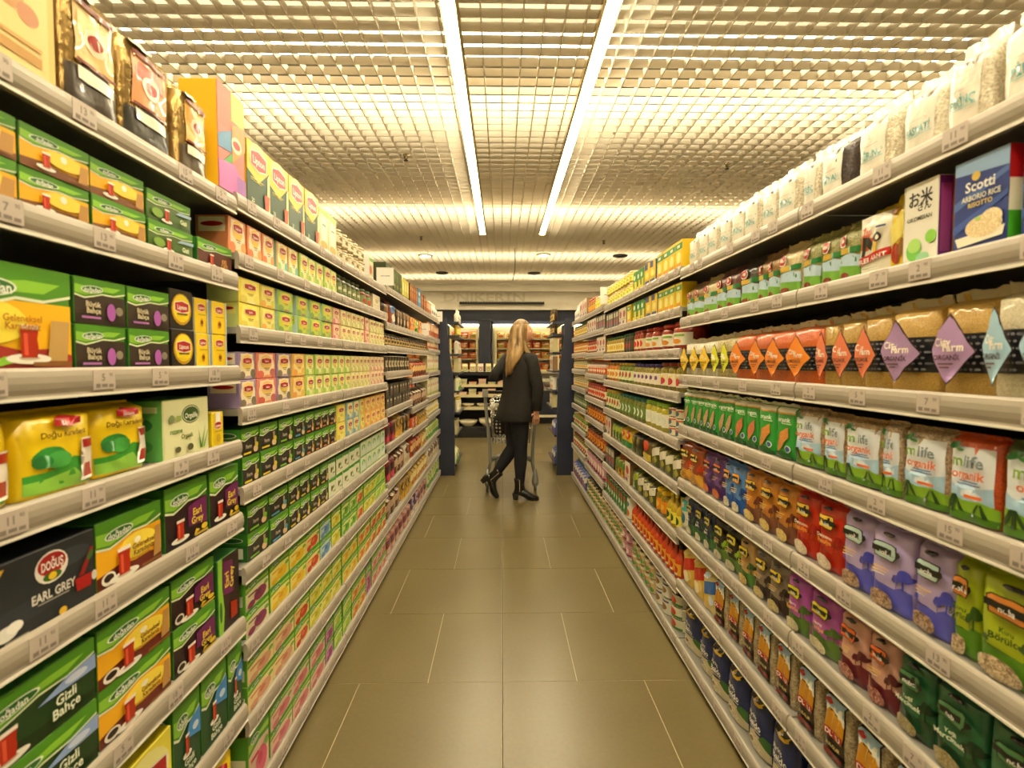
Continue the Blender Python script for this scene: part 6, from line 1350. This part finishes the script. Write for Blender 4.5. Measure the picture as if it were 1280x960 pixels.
    for h, k_, a_ in ((hR, kR, aR), (hL, kL, aL)):
        mb.tube([h+Vector((0, 0, .02)), h.lerp(k_, .25), h.lerp(k_, .55), h.lerp(k_, .85), k_, k_.lerp(a_, .2), k_.lerp(a_, .42), k_.lerp(a_, .7), k_.lerp(a_, .93), k_.lerp(a_, .99)], [.094, .094, .083, .069, .064, .064, .062, .051, .044, .041], 'trousers', 18)
    link('trousers', mb.build('trousers'), root)
    # --- boots: shaft, foot and block heel; local boot frame: toe +x, sole at z 0
    def boot(name, ankle, rotY, yaw):
        mb = MB(); X = Vector((1, 0, 0)); Y = Vector((0, 1, 0)); Z = Vector((0, 0, 1))
        # shaft
        mb.loft([((-.002, 0, .21), .052, .047, X, Y), ((0, 0, .195), .053, .047, X, Y), ((.002, 0, .15), .049, .042, X, Y), ((.004, 0, .115), .052, .040, X, Y), ((.012, 0, .085), .062, .038, X, Y), ((.012, 0, .062), .062, .036, X, Y)], 'boot', 18)
        # vamp sloping to the toe
        mb.loft([((-.052, 0, .078), .022, .018, Y, Z), ((-.04, 0, .08), .033, .035, Y, Z), ((.0, 0, .082), .038, .044, Y, Z), ((.05, 0, .070), .039, .042, Y, Z), ((.10, 0, .043), .043, .031, Y, Z), ((.145, 0, .027), .042, .023, Y, Z), ((.175, 0, .022), .031, .019, Y, Z), ((.190, 0, .020), .012, .012, Y, Z)], 'boot', 16)
        # sole
        so = [(-.06, .060), (-.02, .056), (.04, .034), (.08, .010), (.12, .0), (.17, 0), (.192, .004)]
        wd = [.024, .032, .030, .036, .043, .036, .014]
        for j in range(len(so)-1):
            (x0, z0), (x1, z1) = so[j], so[j+1]; a, b = wd[j], wd[j+1]
            mb.hexa([(x0, -a, z0), (x1, -b, z1), (x1, b, z1), (x0, a, z0), (x0, -a, z0+.012), (x1, -b, z1+.012), (x1, b, z1+.012), (x0, a, z0+.012)], 'blackplastic')
        Rm = Matrix.Translation(ankle) @ Euler((0, rotY, yaw)).to_matrix().to_4x4() @ Matrix.Translation((0, 0, -.15))
        mb.v = [tuple(Rm @ Vector(p)) for p in mb.v]
        o = link(name, mb.build(name), root)
        mh = MB(); mh.hexa([(-.058, -.022, 0), (-.014, -.024, 0), (-.014, .024, 0), (-.058, .022, 0), (-.068, -.030, .064), (-.004, -.032, .058), (-.004, .032, .058), (-.068, .030, .064)], 'blackplastic')
        mh.v = [tuple(Rm @ Vector(p)) for p in mh.v]; link('heel', mh.build('heel'), o)
        mz = MB(); mz.box(.004, -.0475, .09, .010, -.0455, .20, 'chrome'); mz.v = [tuple(Rm @ Vector(p)) for p in mz.v]; link('zip', mz.build('zip'), o)
    boot('boot', w(.165, -.02, .15), 0, math.radians(-6))
    boot('boot', w(-.07, .05, .232), math.radians(48), math.radians(-8))
    # --- hair: cap over the skull and long lengths down the back
    mb = MB(); seg, rg = 32, 16; hv = []; fs = []
    for j in range(rg+1):
        th = math.pi*.70*j/rg
        for i in range(seg):
            a = 2*math.pi*i/seg; z = math.cos(th)*.129; r = math.sin(th)
            wv = 1+.02*math.sin(9*a+3*th)
            hv.append(hp(-.010+r*math.cos(a)*.100*wv, r*math.sin(a)*.088*wv, z))
    for j in range(rg):
        for i in range(seg):
            a = 2*math.pi*(i+.5)/seg; th = math.pi*.70*(j+.5)/rg
            if math.cos(a) > .30 and math.cos(th)*.129 < .072: continue      # face opening
            fs.append((j*seg+i, (j+1)*seg+i, (j+1)*seg+(i+1) % seg, j*seg+(i+1) % seg))
    mb.add(hv, fs, 'hair', True)
    back = -F
    def lock(c0, pts, rads, flat): mb.tube([c0+p for p in pts], rads, 'hair', 12, flat)
    rings = [(hp(-.022, 0, .07), .090, .078, RA), (hp(-.030, -.004, .02), .100, .080, RA), (hp(-.038, -.01, -.05), .100, .076, RA), (w(.135, -.030, 1.50), .102, .072, RA), (w(.118, -.062, 1.43), .104, .058, RA), (w(.100, -.086, 1.37), .092, .044, RA), (w(.078, -.098, 1.31), .066, .034, RA), (w(.062, -.105, 1.26), .040, .024, RA), (w(.052, -.108, 1.215), .012, .008, RA)]
    mb.loft(rings, 'hair', 30)
    n1 = len(mb.v)
    for q in range(n1-30*9, n1):
        x_, y_, z_ = mb.v[q]; a = math.atan2(y_, x_-.0); mb.v[q] = (x_+.004*math.sin(16*a+z_*9), y_+.004*math.cos(19*a-z_*7), z_)
    # front and side locks
    mb.tube([hp(.005, -.070, .055), hp(.008, -.086, .0), hp(-.005, -.092, -.06), w(.215, -.085, 1.50), w(.245, -.105, 1.43), w(.272, -.125, 1.36), w(.282, -.125, 1.30)], [.020, .026, .028, .028, .024, .016, .004], 'hair', 12, .55)
    mb.tube([hp(.035, .070, .055), hp(.040, .082, .0), hp(.030, .088, -.06), w(.19, .10, 1.50), w(.18, .12, 1.43), w(.17, .12, 1.36)], [.020, .026, .028, .026, .020, .006], 'hair', 12, .55)
    mb.tube([hp(-.05, -.070, .05), hp(-.055, -.082, -.04), w(.115, -.09, 1.50), w(.095, -.115, 1.42), w(.07, -.13, 1.34), w(.05, -.13, 1.26), w(.035, -.125, 1.20)], [.022, .03, .034, .036, .03, .02, .004], 'hair', 12, .5)
    mb.tube([hp(-.0, -.080, .05), hp(-.01, -.092, -.03), w(.17, -.105, 1.52), w(.165, -.120, 1.44), w(.16, -.135, 1.39)], [.02, .028, .03, .024, .006], 'hair', 12, .5)
    link('hair', mb.build('hair'), root)
build_person()
